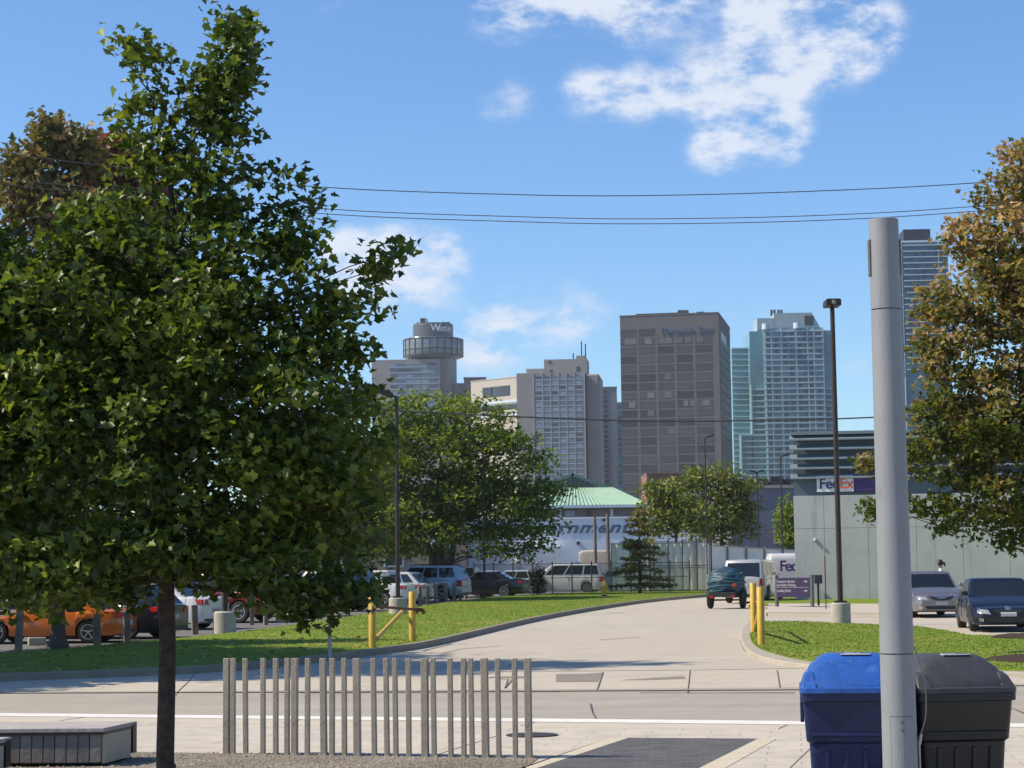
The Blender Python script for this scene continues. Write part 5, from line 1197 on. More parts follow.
wire([(-200, 372), (150, 392), (330, 406), (420, 412), (512, 416.5), (640, 421), (760, 420.5), (870, 417.5), (1024, 409), (1300, 388)], 60, 60, .024, 'thick dark cable crossing in front of the towers', gw)
for px, py, dx in ((560, 418.6, 34), (700, 421, 26)):
    pass
# ------------------------------------------------------------------ vehicles
def paint(name, col, metal=0.3, rough=0.28):
    return mat(name, col, rough, metal, var=0.05, scale=1.5, coat=0.6)
M_glass = mat('car_glass', (0.012, 0.015, 0.018), 0.06, 0.0, var=0.2, scale=1.0, spec=0.7)
M_tyre = mat('tyre_rubber', (0.02, 0.02, 0.021), 0.85, var=0.2)
M_rim = mat('alloy_rim', (0.42, 0.43, 0.45), 0.35, 0.7, var=0.1)
M_rimd = mat('dark_rim', (0.05, 0.05, 0.055), 0.4, 0.5, var=0.1)
M_trim = mat('black_trim', (0.015, 0.015, 0.017), 0.5, var=0.2)
M_tail = mat('red_lamp', (0.42, 0.015, 0.015), 0.2, var=0.2, scale=8)
M_head = mat('clear_lamp', (0.52, 0.54, 0.56), 0.12, 0.4, var=0.3, scale=12)
M_chrome = mat('chrome', (0.6, 0.6, 0.62), 0.15, 0.9)
M_plate = mat('licence_plate', (0.42, 0.44, 0.48), 0.5, var=0.05)
M_plate_t = mat('plate_letters', (0.04, 0.06, 0.22), 0.5)
KIND = {   # windscreen base, roof front, roof rear, rear base (fractions of L from the middle), nose, cowl, belt, deck (of H), roof width
    'sedan': (.215, .055, -.215, -.375, .47, .655, .66, .70, .80),
    'coupe': (.20, .03, -.20, -.44, .46, .64, .66, .72, .78),
    'hatch': (.25, .09, -.36, -.475, .50, .64, .64, .66, .82),
    'suv': (.235, .115, -.43, -.485, .56, .625, .615, .62, .84),
    'minivan': (.36, .17, -.44, -.488, .48, .60, .585, .60, .86),
    'pickup_cap': (.22, .10, -.44, -.488, .56, .62, .60, .61, .86),
}
def car(name, label, loc, yaw, L, W, H, kind, pm, group='cars parked around the lots', detail=True, spokes=5, rim=M_rim, wr=None, clear=None, roof_rails=False, tail=True, cat='car', tailtall=False):
    root = empty(name, loc, yaw, label, cat, group)
    xw0, xr0f, xr1f, xb0, nz, cz, bz, dz, rw = KIND[kind]
    wr = wr or (.36 if kind in ('suv', 'pickup_cap') else .325); clear = clear or (.24 if kind in ('suv', 'pickup_cap') else .17)
    xf, xr = L * .315, -L * .285
    def ztop(x):
        u = x / L
        if u > .47: return H * (nz - .04 - .10 * ((u - .47) / .03))
        if u > .40: return H * (nz - .04 + .04 * (.47 - u) / .07)
        if u > xw0: return H * (nz + (cz - nz) * min(1, (.40 - u) / (.40 - xw0)) ** .7)
        if u > xb0: return H * (cz + (bz - cz) * (xw0 - u) / (xw0 - xb0)) if kind not in ('sedan', 'coupe') else H * (cz + (dz - cz) * (xw0 - u) / (xw0 - xb0))
        e = max(0, (-u - .455) / .045)
        return H * dz - H * .05 * e
    def hw(x):
        u = abs(x) / (L / 2); e = max(0, (u - .72) / .28)
        return W / 2 * (1 - (.24 if x > 0 else .15) * e ** 2.4)
    def zbot(x):
        z = clear + (.05 * max(0, (abs(x) / L - .43) / .07))
        for xx in (xf, xr):
            dx = abs(x - xx); ra = wr + .055
            if dx < ra: z = max(z, wr * .98 + math.sqrt(ra * ra - dx * dx))
        return z
    st = sorted(set([round(v, 4) for v in np.linspace(-L / 2, L / 2, 74)] + [round(xx + sg * (wr + .055) * k, 4) for xx in (xf, xr) for sg in (-1, 1) for k in (1.001, .995, .96, .9)]))
    rings = []
    for x in st:
        b, t, w = zbot(x), ztop(x), hw(x)
        t = max(t, b + .06)
        def zz(f): return b + (t - b) * f
        half = [(0, b), (w * .80, b), (w * .965, zz(.05)), (w * .995, zz(.30)), (w, zz(.52)), (w * .985, zz(.74)), (w * .945, zz(.93)), (w * .86, zz(.985)), (w * .45, t + .015), (0, t + .02)]
        ring = [Vector((x, y, z)) for y, z in half] + [Vector((x, -y, z)) for y, z in reversed(half[1:-1])]
        rings.append(ring)
    mb = MB(); mb.loft(rings)
    # cabin
    zb = H * (min(cz, bz) - .035); wb = W / 2 * .93; wt = W / 2 * rw
    def ring(x0, x1, wf, z, yc=.0):
        n = 5; pts = []
        for (xa, sg) in ((x0, 1), (x0, -1), (x1, -1), (x1, 1)): pts.append(Vector((xa, sg * wf, z)))
        return pts
    X0, X1, X2, X3 = xw0 * L, xr0f * L, xr1f * L, xb0 * L
    base = ring(X0, X3, wb, zb); up = ring(X1, X2, wt, H - .075)
    def mid(t, q=0.0): return [a.lerp(b, t) for a, b in zip(base, up)]
    r2 = ring(X1 - .06, X2 + .05, wt - .05, H - .022); r3 = ring(X1 - .25, X2 + .22, wt - .22, H)
    cab = MB()
    def rounded(rg, cr):
        out = []
        for i in range(4):
            p = rg[i]; a = rg[i - 1]; b = rg[(i + 1) % 4]
            out += [p + (a - p).normalized() * cr, p + ((a - p).normalized() + (b - p).normalized()) * cr * .3, p + (b - p).normalized() * cr]
        return out
    cab.loft([rounded(base, .10), rounded(mid(.5), .10), rounded(up, .10), rounded(r2, .09), rounded(r3, .08)])
    nb = len(mb.v); mb.add(cab.v, cab.f)
    body = mb.build('body', pm, root, smooth=32)
    bvh = BVHTree.FromPolygons([tuple(v) for v in mb.v[:nb]], [f for f in mb.f if max(f) < nb])
    # windows: patches lying 6 mm proud of the cabin's flat sides
    def panel(nm, quad, u0, u1, v0, v1, m=M_glass, skew=(0, 0), off=.008):
        a, b, c, d = quad
        def q(u, v): return (a.lerp(b, u)).lerp(d.lerp(c, u), v)
        nrm = (b - a).cross(d - a).normalized()
        cen = (a + b + c + d) / 4
        if nrm.dot(cen - Vector((cen.x * .6 if abs(nrm.x) > .5 else cen.x, 0, H * .5))) < 0: nrm = -nrm
        p = [q(u0, v0), q(u1, v0), q(u1 + skew[1], v1), q(u0 + skew[0], v1)]
        m_ = MB(); m_.loft([[x + nrm * off for x in p], [x - nrm * .01 for x in p]]); return m_.build(nm, m, root)
    b0, b1, b2, b3 = base; u0, u1, u2, u3 = up
    panel('windscreen', (b1, b0, u0, u1), .06, .94, .10, .95)
    if not tailtall: panel('rear_window', (b3, b2, u2, u3), .10, .90, .14 if kind in ('sedan', 'coupe') else .12, .92)
    else: panel('rear_window', (b3, b2, u2, u3), .07, .93, .05, .90)
    cuts = {'sedan': ((.09, .46), (.49, .84)), 'coupe': ((.12, .52), (.55, .80)), 'hatch': ((.08, .42), (.45, .74), (.77, .93)), 'suv': ((.07, .36), (.39, .64), (.67, .94)), 'minivan': ((.10, .38), (.41, .68), (.71, .95)), 'pickup_cap': ((.07, .40), (.43, .66), (.69, .95))}[kind]
    for s_, (A, B, C_, D_) in ((1, (b0, b3, u3, u0)), (-1, (b1, b2, u2, u1))):
        for (a_, e_) in cuts: panel('side_window', (A, B, C_, D_), a_, e_, .20, .93)
    # wheels
    for xx in (xf, xr):
        for sg in (-1, 1):
            c = Vector((xx, sg * (W / 2 - .115), wr)); m_ = MB(); tw = .105
            m_.lathe([(wr * .66, -tw), (wr * .93, -tw), (wr, -tw * .6), (wr, tw * .6), (wr * .93, tw), (wr * .66, tw)], c, 28, axis='y'); t_ = m_.build('wheel', M_tyre, root, smooth=40)
            m_ = MB(); y = c.y + sg * (tw * .75)
            m_.lathe([(wr * .60, -.012), (wr * .68, -.012), (wr * .68, .03), (wr * .60, .03), (wr * .60, -.012)], (c.x, y, c.z), 28, axis='y', cap=False)
            for k in range(spokes):
                a = 2 * math.pi * k / spokes + .3; dv_ = Vector((math.cos(a), 0, math.sin(a)))
                m_.bar(Vector((c.x, y, c.z)) + dv_ * wr * .08, Vector((c.x, y, c.z)) + dv_ * wr * .64, .035 if spokes > 6 else .07, .03)
            m_.lathe([(wr * .14, -.02), (wr * .14, .03), (wr * .05, .035)], (c.x, y, c.z), 14, axis='y')
            m_.build('rim', rim, t_, smooth=30)
            m_ = MB(); m_.lathe([(wr * .62, -.01), (wr * .62, .0)], (c.x, c.y + sg * .02, c.z), 20, axis='y'); m_.build('brake_disc', M_trim, t_)
    # pieces that follow the body's curved ends
    def decal(nm, corners, m, axis=-1, off=.012, nu=5, nv=3, par=root):
        """corners in (y, z), cast along x on to the nose (axis -1) or the tail (+1)"""
        a, b, c, d = [Vector((p[0], p[1], 0)) for p in corners]; V = []; ok = True
        for j in range(nv + 1):
            for i in range(nu + 1):
                p = (a.lerp(b, i / nu)).lerp(d.lerp(c, i / nu), j / nv)
                hit = bvh.ray_cast(Vector((-axis * L, p.x, p.y)), Vector((axis, 0, 0)))
                if hit[0] is None: V.append(Vector((-axis * L * .47, p.x, p.y)))
                else: V.append(hit[0] + Vector((-axis * off, 0, 0)))
        n = nu + 1; top = len(V); back = [v + Vector((axis * off * 1.6, 0, 0)) for v in V]
        fs = [(j * n + i, j * n + i + 1, (j + 1) * n + i + 1, (j + 1) * n + i) for j in range(nv) for i in range(nu)]
        fb = [tuple(top + k for k in reversed(f)) for f in fs]
        rim_ = [i for i in range(nu)] ; edge = [j * 1 for j in range(n)] + [j * n + nu for j in range(1, nv + 1)] + [nv * n + i for i in range(nu - 1, -1, -1)] + [j * n for j in range(nv - 1, 0, -1)]
        fe = [(edge[k], edge[(k + 1) % len(edge)], top + edge[(k + 1) % len(edge)], top + edge[k]) for k in range(len(edge))]
        return MB().add(V + back, fs + fb + fe).build(nm, m, par, smooth=40)
    def mirror(c4): return [(-y, z) for y, z in reversed(c4)]
    w2 = W / 2
    if detail:
        hz = H * nz
        hl = [(w2 * .50, hz - .20), (w2 * .86, hz - .16), (w2 * .84, hz - .055), (w2 * .56, hz - .08)]
        decal('headlight', hl, M_head); decal('headlight', mirror(hl), M_head)
        decal('grille', [(-w2 * .26, hz - .20), (w2 * .26, hz - .20), (w2 * .46, hz - .075), (-w2 * .46, hz - .075)], M_trim)
        decal('air_intake', [(-w2 * .55, clear + .09), (w2 * .55, clear + .09), (w2 * .62, clear + .20), (-w2 * .62, clear + .20)], M_trim, nu=8)
        pl_ = decal('licence_plate', [(-.2, clear + .23), (.2, clear + .23), (.2, clear + .34), (-.2, clear + .34)], M_plate, off=.022)
        fl = [(w2 * .70, clear + .10), (w2 * .82, clear + .10), (w2 * .82, clear + .19), (w2 * .70, clear + .19)]
        decal('fog_light', fl, M_chrome, off=.015, nu=2, nv=2); decal('fog_light', mirror(fl), M_chrome, off=.015, nu=2, nv=2)
    if tail:
        tzc = H * (dz - .10)
        tl_ = [(w2 * .55, tzc - .12), (w2 * .93, tzc - .10), (w2 * .92, tzc + .06), (w2 * .60, tzc + .05)] if kind in ('sedan', 'coupe', 'hatch') else [(w2 * .76, tzc - .22), (w2 * .95, tzc - .22), (w2 * .94, tzc + .10), (w2 * .80, tzc + .10)]
        decal('tail_light', tl_, M_tail, axis=1, off=.02); decal('tail_light', mirror(tl_), M_tail, axis=1, off=.02)
        # lamps wrap round the corner
        for sg in (-1, 1):
            m_ = MB(); xx = -L * .468; m_.box((xx, sg * (hw(xx) * .975), tzc - .03 if kind in ('sedan', 'coupe', 'hatch') else tzc - .06), (L * .05, .03, .14 if kind in ('sedan', 'coupe', 'hatch') else .30)); m_.build('tail_light', M_tail, root, bevel=.01)
        decal('licence_plate', [(-.26, H * .36), (.26, H * .36), (.26, H * .36 + .14), (-.26, H * .36 + .14)], M_plate, axis=1, off=.018)
        decal('rear_bumper_trim', [(-w2 * .8, clear + .06), (w2 * .8, clear + .06), (w2 * .8, clear + .16), (-w2 * .8, clear + .16)], M_trim, axis=1)
    for sg in (-1, 1):
        m_ = MB(); xx = X0 - .13; y = sg * (wb + .10); z = H * (cz + .055)
        m_.loft([[Vector((xx + dx, y + sg * dy * k, z + dz_ * k)) for dy, dz_ in ((-.09, -.055), (.09, -.05), (.10, .05), (-.08, .07))] for dx, k in ((.08, .55), (.02, 1.0), (-.05, 1.0))])
        m_.bar((xx, sg * (wb - .03), z - .05), (xx, y, z - .03), .06, .03); m_.build('wing_mirror', pm, root, bevel=.01)
    for sg in (-1, 1):                                  # door gaps and handles
        m_ = MB()
        for xx in (X0 * .92, (X0 + X3) / 2 + .02, X3 * .62): 
            if abs(xx - xr) < wr + .1: continue
            m_.box((xx, sg * (hw(xx) * .992), H * .43), (.012, .02, H * .36))
        m_.build('door_gap', M_trim, root)
        for xx in ((X0 + X3) / 2 + .16, X3 * .55):
            m_ = MB(); m_.box((xx, sg * (hw(xx) * .995 + .01), H * .56), (.2, .025, .035)); m_.build('door_handle', pm, root, bevel=.006)
    if roof_rails:
        for sg in (-1, 1):
            m_ = MB(); m_.tube([(X1 - .2, sg * (wt - .12), H - .02), (X1 - .35, sg * (wt - .12), H + .05), (X2 + .35, sg * (wt - .12), H + .05), (X2 + .2, sg * (wt - .12), H - .02)], .022, 8); m_.build('roof_rail', M_trim, root)
    m_ = MB(); m_.box((0, 0, clear + .06), (L * .86, W * .72, .12)); m_.build('underbody', M_trim, root)
    root['_dims'] = (L, W, H); del root['_dims']
    return root, decal, bvh
def gxy(px, py): return G(px, py, 0.012)
def scl(c): return c.y / F

# silver hatch facing us
c = gxy(940, 617.8); c.y += 2.1; c.z = tz(c.y) + .01
M_silver = paint('silver_mauve_paint', (0.24, 0.225, 0.25), .5)
r, dec, _ = car('parked_car', 'silver grey hatchback facing us left of the dark blue car by the depot wall', c, R(-90) + R(1.5), 4.45, 1.78, 1.49, 'hatch', M_silver, 'cars parked facing the island lawn')
w2 = .89
dec('front_emblem', [(-.11, .60), (.11, .60), (.13, .70), (-.13, .70)], M_chrome, off=.03, nu=3, nv=2)
dec('grille_wing', [(-.40, .70), (0, .60), (.0, .625), (-.42, .725)], M_chrome, off=.03, nu=4, nv=1); dec('grille_wing', [(0, .60), (.40, .70), (.42, .725), (0, .625)], M_chrome, off=.03, nu=4, nv=1)
# dark blue sedan at the right edge
c = gxy(1001, 632.5); yaw = R(-90) - R(6.5); c.x += .48; c.y += 2.35; c.z = tz(c.y) + .01
M_navy = mat('dark_navy_paint', (0.008, 0.012, 0.028), .32, 0.0, var=.05, spec=.3, coat=.25)
r, dec, _ = car('parked_car', 'dark navy blue sedan facing us, cut by the right edge of the picture', c, yaw, 4.85, 1.84, 1.39, 'sedan', M_navy, 'cars parked facing the island lawn', spokes=9)
dec('front_emblem', [(-.07, .56), (.07, .56), (.07, .66), (-.07, .66)], M_chrome, off=.03, nu=2, nv=2)
# silver truck and the trailer behind it
M_silver2 = paint('silver_paint', (0.50, 0.52, 0.54), .35)
c = G(743, 603.6, .012); yaw = R(90) - R(19)
fw = Vector((math.cos(yaw), math.sin(yaw), 0)); cc = c + fw * 2.35; cc.z = tz(cc.y) + .01
car('towing_truck', 'silver truck with dark rear window driving away with a loaded trailer', cc, yaw, 4.7, 1.9, 1.9, 'pickup_cap', M_silver2, None, detail=True, tailtall=True, cat='truck')
tc_ = G(727, 608.5, .012); tc_.z = tz(tc_.y) + .01
tr = empty('utility_trailer', tc_, yaw, 'small two wheeled trailer with a frame behind the silver truck', 'trailer')
m = MB(); m.box((0, 0, .52), (1.9, 1.25, .06)); 
for x, y, sx, sy in ((0, .62, 1.9, .05), (0, -.62, 1.9, .05), (.95, 0, .05, 1.25), (-.95, 0, .05, 1.25)): m.box((x, y, .60), (sx, sy, .2))
m.build('bed', M_trim, tr, bevel=.01)
for sg in (-1, 1): m = MB(); m.bar((.95, sg * .4, .5), (2.1, sg * .03, .5), .07, .08); m.build('drawbar', M_trim, tr)
m = MB(); m.box((-.05, 0, .36), (.07, 1.5, .07)); m.build('axle', M_trim, tr)
for sg in (-1, 1):
    m = MB(); m.lathe([(.16, -.1), (.36, -.1), (.39, -.06), (.39, .06), (.36, .1), (.16, .1)], (-.05, sg * .78, .39), 24, axis='y'); t_ = m.build('wheel', M_tyre, tr, smooth=40)
    m = MB(); m.lathe([(.17, -.03), (.17, .05), (.06, .07)], (-.05, sg * .80, .39), 16, axis='y'); m.build('rim', M_rimd, t_, smooth=40)
    m = MB(); m.loft([[Vector((math.cos(R(a)) * .45 - .05, sg * .78 + w, .40 + math.sin(R(a)) * .45)) for w in (-.12, .12)] + [Vector((math.cos(R(a)) * .43 - .05, sg * .78 + w, .40 + math.sin(R(a)) * .43)) for w in (.12, -.12)] for a in range(5, 180, 16)]); m.build('mudguard', M_trim, tr)
    m = MB(); m.box((-.99, sg * .5, .5), (.03, .16, .1)); m.build('tail_light', M_tail, tr)
tr.scale = (.84, .84, .95)
def lump(name, c, rad, m, label, cat, ropes=None, seed=0):
    r0 = empty(name, c, yaw, label, cat); random.seed(seed); bm = bmesh.new(); bmesh.ops.create_icosphere(bm, subdivisions=4, radius=1.0)
    ph = [random.uniform(0, 6.28) for _ in range(8)]
    for v in bm.verts:
        p = v.co.copy(); f = 1 + .05 * math.sin(5 * p.x + ph[0]) * math.sin(4 * p.y + ph[1]) + .035 * math.sin(11 * p.z + 6 * p.x + ph[2]) + .03 * math.sin(9 * p.y + 8 * p.z + ph[3])
        v.co = Vector((p.x * rad[0] * f, p.y * rad[1] * f, p.z * rad[2] * f)); 
        if v.co.z < -rad[2] * .72: v.co.z = -rad[2] * .72
        v.co.z += rad[2] * .72
    me = bpy.data.meshes.new('cover'); bm.to_mesh(me); bm.free(); me.materials.append(m); me.polygons.foreach_set('use_smooth', [True] * len(me.polygons))
    o = bpy.data.objects.new('cover', me); COL.objects.link(o); o.parent = r0
    return r0
M_tarp = mat('teal_tarpaulin', (0.016, 0.055, 0.085), .5, var=.5, scale=3.5, bump=1.0, bscale=7)
base_ = tc_ + Vector((0, 0, .56))
ld = lump('tarpaulin_load', base_ + Vector((.02, 0, 0)), (.80, .80, .78), M_tarp, 'bulging load in dark teal tarpaulin lashed on the trailer', 'trailer load', seed=5)
m = MB()
for k in range(5):
    zz = .22 + .2 * k; rr = .80 * math.sqrt(max(.05, 1 - ((zz - .56) / .80) ** 2)) + .03
    m.tube([(math.cos(a) * rr, math.sin(a) * rr, zz + .05 * math.sin(2 * a + k)) for a in np.linspace(0, 6.2832, 26)], .022, 6)
ld.scale = (.92, .92, .80)
m.build('rope', mat('blue_rope', (.05, .20, .28), .7, var=.4, scale=20), ld, smooth=60)
hat = MB(); hat.lathe([(.0, 0), (.17, .0), (.18, .03), (.12, .10), (.02, .12)], (-.42, .05, 1.02), 20); tag(hat.build('red_reflector', mat('orange_red_plastic', (.30, .035, .015), .5, var=.3), ld, smooth=40))
hat = MB(); hat.lathe([(.07, -.03), (.11, -.02), (.11, .02), (.02, .03)], (-.78, -.5, .45), 16, axis='x'); tag(hat.build('red_reflector', mat('orange_red_plastic', (.30, .035, .015), .5, var=.3), ld, smooth=40))

# cars in the left lot
M_orange = paint('orange_paint', (0.62, 0.155, 0.02), .15)
def side_car(px_front_wheel, px_rear_wheel, py, kind, L, W, H, **k):
    pass
c = G(46, 643.5, .012); s = scl(c); Lc = 93 * s / .60
car('parked_car', 'bright orange sports coupe parked side on behind the lawn at the left', Vector((c.x, c.y + .9, tz(c.y) + .01)), R(180) - R(3), Lc, 1.86, 1.36 * Lc / 4.6, 'coupe', M_orange, spokes=5, wr=.33 * Lc / 4.6)
M_dkblue = paint('black_blue_paint', (0.012, 0.016, 0.03), .3)
c = G(138, 640, .012); car('parked_car', 'black estate car with many spoked alloy wheel beside the maple trunk', Vector((c.x - 1.35, c.y + 2.0, tz(c.y) + .01)), R(158), 4.6, 1.82, 1.5, 'hatch', M_dkblue, spokes=11, wr=.36)
M_white = paint('white_paint', (0.66, 0.68, 0.70), 0.0)
M_white2 = paint('off_white_paint', (0.60, 0.61, 0.60), 0.0)
M_grey = paint('grey_paint', (0.13, 0.14, 0.15), .4); M_black_p = paint('black_paint', (0.010, 0.011, 0.013), .2)
M_red_p = paint('dark_red_paint', (0.22, 0.015, 0.015), .2); M_ltblue = paint('pale_blue_silver_paint', (0.36, 0.43, 0.52), .35); M_steel = paint('steel_blue_paint', (0.10, 0.14, 0.20), .35)
def rear_car(px, py, yaw, L, W, H, kind, pm, label, **k):      # (px, py) is where the near end of the car stands on the lot
    c = G(px, py, .012); f = Vector((math.cos(yaw), math.sin(yaw), 0)); q = c + f * L * .48
    return car('parked_car', label, Vector((q.x, q.y, tz(q.y) + .01)), yaw, L, W, H, kind, pm, **k)
rear_car(214, 629, R(158), 4.5, 1.8, 1.45, 'sedan', M_white, 'white car with red tail lamp glimpsed just right of the maple trunk')
rear_car(275, 622, R(158), 4.7, 1.85, 1.75, 'suv', M_red_p, 'dark red car almost hidden by the lowest maple branches')
rear_car(330, 616, R(158), 4.5, 1.8, 1.48, 'sedan', M_grey, 'grey car in the shade beneath the dark tree behind the maple')
rear_car(372, 611, R(160), 4.6, 1.85, 1.7, 'suv', M_black_p, 'black car left of the white sedan in the car park')
rear_car(409, 606, R(160), 4.6, 1.8, 1.46, 'sedan', M_white, 'white sedan behind the left yellow gate, nearest its post')
rear_car(427, 604, R(160), 4.7, 1.8, 1.52, 'hatch', M_white2, 'off white hatchback squeezed between the white sedan and the white four by four')
rear_car(465, 600.5, R(163), 4.7, 1.9, 1.78, 'suv', M_ltblue, 'pale blue white four by four with roof rails in the middle of the car park', roof_rails=True)
rear_car(524, 597, R(168), 4.7, 1.8, 1.42, 'sedan', M_black_p, 'black sedan right of the second slim light pole')
def far_car(px, d, yaw, L, W, H, kind, pm, label, **k):
    q = P(px, 590, d); return car('parked_car', label, Vector((q.x, d, tz(d) + .01)), yaw, L, W, H, kind, pm, detail=False, **k)
far_car(513, 128, R(165), 4.4, 1.75, 1.5, 'hatch', M_silver2, 'silver hatchback showing over the black sedan behind the chain link fence')
far_car(566, 128, R(172), 5.0, 1.95, 1.85, 'minivan', M_white2, 'cream white minivan behind the chain link fence left of the hydrant')
far_car(613, 131, R(168), 4.5, 1.8, 1.45, 'sedan', M_steel, 'steel blue sedan behind the chain link fence and the hydrant')
far_car(637, 138, R(168), 4.5, 1.8, 1.5, 'hatch', M_silver2, 'silver car behind the trunk of the spruce')
far_car(668, 129, R(170), 4.5, 1.8, 1.45, 'sedan', M_grey, 'grey car behind the fence right of the spruce') if False else None

far_car(396, 124, R(166), 4.5, 1.8, 1.5, 'hatch', M_grey, 'grey hatchback roof showing behind the white sedan by the left yellow gate')
far_car(446, 128, R(166), 4.6, 1.85, 1.72, 'suv', M_black_p, 'black four by four behind the pale blue white one under the big green tree')
far_car(486, 129, R(168), 4.5, 1.8, 1.48, 'sedan', M_white2, 'off white sedan behind the roof of the black sedan')
far_car(366, 116, R(164), 4.5, 1.8, 1.55, 'hatch', M_white, 'white hatchback in the shade behind the dark tree right of the maple')

# delivery vehicles
def box_truck(name, label, px, d, yaw, L, W, H, pm, cabm, letters=None, r_=.18, cat='van'):
    q = P(px, 590, d); r = empty(name, (q.x, d, tz(d) + .01), yaw, label, cat)
    def sec(x, w, z0, z1, cr):
        out = []
        for sy, sz, a0 in ((1, 1, 0), (-1, 1, 90), (-1, -1, 180), (1, -1, 270)):
            for k in range(5): a = R(a0 + 22.5 * k); out.append(Vector((x, sy * (w / 2 - cr) + math.cos(a) * cr, (z1 - cr if sz > 0 else z0 + cr) + math.sin(a) * cr)))
        return out
    m = MB(); z0 = .55; m.loft([sec(-L / 2, W - .3, z0 + .1, H - .2, r_), sec(-L / 2 + .1, W, z0, H, r_), sec(L * .24, W, z0, H, r_), sec(L * .29, W - .2, z0 + .05, H - .12, r_)]); m.build('cargo_body', pm, r, smooth=35)
    m = MB(); m.loft([sec(L * .25, W * .92, .4, H * .72, .12), sec(L * .36, W * .92, .4, H * .70, .12), sec(L * .44, W * .9, .4, H * .46, .12), sec(L * .5, W * .84, .4, H * .40, .1)]); m.build('cab', cabm, r, smooth=35)
    m = MB(); m.add([(L * .37, -W * .38, H * .67), (L * .37, W * .38, H * .67), (L * .438, W * .40, H * .47), (L * .438, -W * .40, H * .47), (L * .35, -W * .38, H * .67), (L * .35, W * .38, H * .67), (L * .418, W * .40, H * .47), (L * .418, -W * .40, H * .47)], [(0, 1, 2, 3), (7, 6, 5, 4), (0, 4, 5, 1), (1, 5, 6, 2), (2, 6, 7, 3), (3, 7, 4, 0)]); m.build('windscreen', M_glass, r)
    for sg in (-1, 1):
        m = MB(); m.box((L * .33, sg * W * .462, H * .56), (L * .1, .02, H * .18)); m.build('side_window', M_glass, r)
        for xx in (-L * .3, L * .37):
            m = MB(); m.lathe([(.2, -.11), (.38, -.11), (.4, -.06), (.4, .06), (.38, .11), (.2, .11)], (xx, sg * (W / 2 - .15), .4), 22, axis='y'); t_ = m.build('wheel', M_tyre, r, smooth=40)
            m = MB(); m.lathe([(.2, -.03), (.2, .06), (.06, .08)], (xx, sg * (W / 2 - .13), .4), 16, axis='y'); m.build('rim', M_rim, t_, smooth=40)
    m = MB(); m.box((0, 0, .48), (L * .94, W * .8, .16)); m.build('chassis', M_trim, r)
    return r, L, W, H
cap_w = mat('white_van_paint', (.68, .69, .72), .4, var=.04, coat=.4)
r, L_, W_, H_ = box_truck('delivery_van', 'white delivery van with purple lettering half hidden behind the depot corner', 822, 112, R(0), 6.0, 2.1, 2.2, cap_w, cap_w, r_=.35)
sg = r.children[0]
vx = P(779.3, 565, 111).x - r.location.x; vz = P(780, 571, 111).z - r.location.z
text('side_lettering', 'Fed', .82, M_purple, sg, (vx, -W_ / 2 - .012, vz), (R(90), 0, 0), .006, offset=.012, space=.82)
text('side_lettering', 'Ex', .82, M_orange, sg, (vx + 1.12, -W_ / 2 - .012, vz), (R(90), 0, 0), .006, offset=.012, space=.82)
box_truck('box_truck', 'white box lorry with blue cab parked before the lettered hall', 602, 146, R(180), 5.6, 2.2, 2.9, mat('beige_box', (.42, .38, .35), .6), paint('blue_cab_paint', (.02, .13, .24)), cat='lorry')

# bushy dark skip beside the black sedan
c = P(537.5, 590, 117); c.z = tz(117)
mb = MB(); r = empty('cypress_shrub', c, 0, 'dark columnar shrub by the fence between black sedan and minivan', 'shrub'); hs = P(537, 565, 117).z - c.z
cc_ = in_ell(130, (c.x, c.y, c.z + hs * .52), (.42, .4, hs * .52)); Lc_ = np.repeat(cc_, 7, axis=0) + RNG.normal(0, .09, (len(cc_) * 7, 3))
M_dshrub = leaf_mat('dark_shrub_leaf', [(0, (.02, .03, .014)), (.6, (.04, .05, .022)), (1, (.08, .075, .03))], trans=.1)
leaves('foliage', Lc_, .17 * (.5 + RNG.random(len(Lc_))), SPRAY, M_dshrub, r, c); MB().tube([c, c + Vector((0, 0, hs * .7))], .06, 7).build('stem', M_bark, r, world=True)

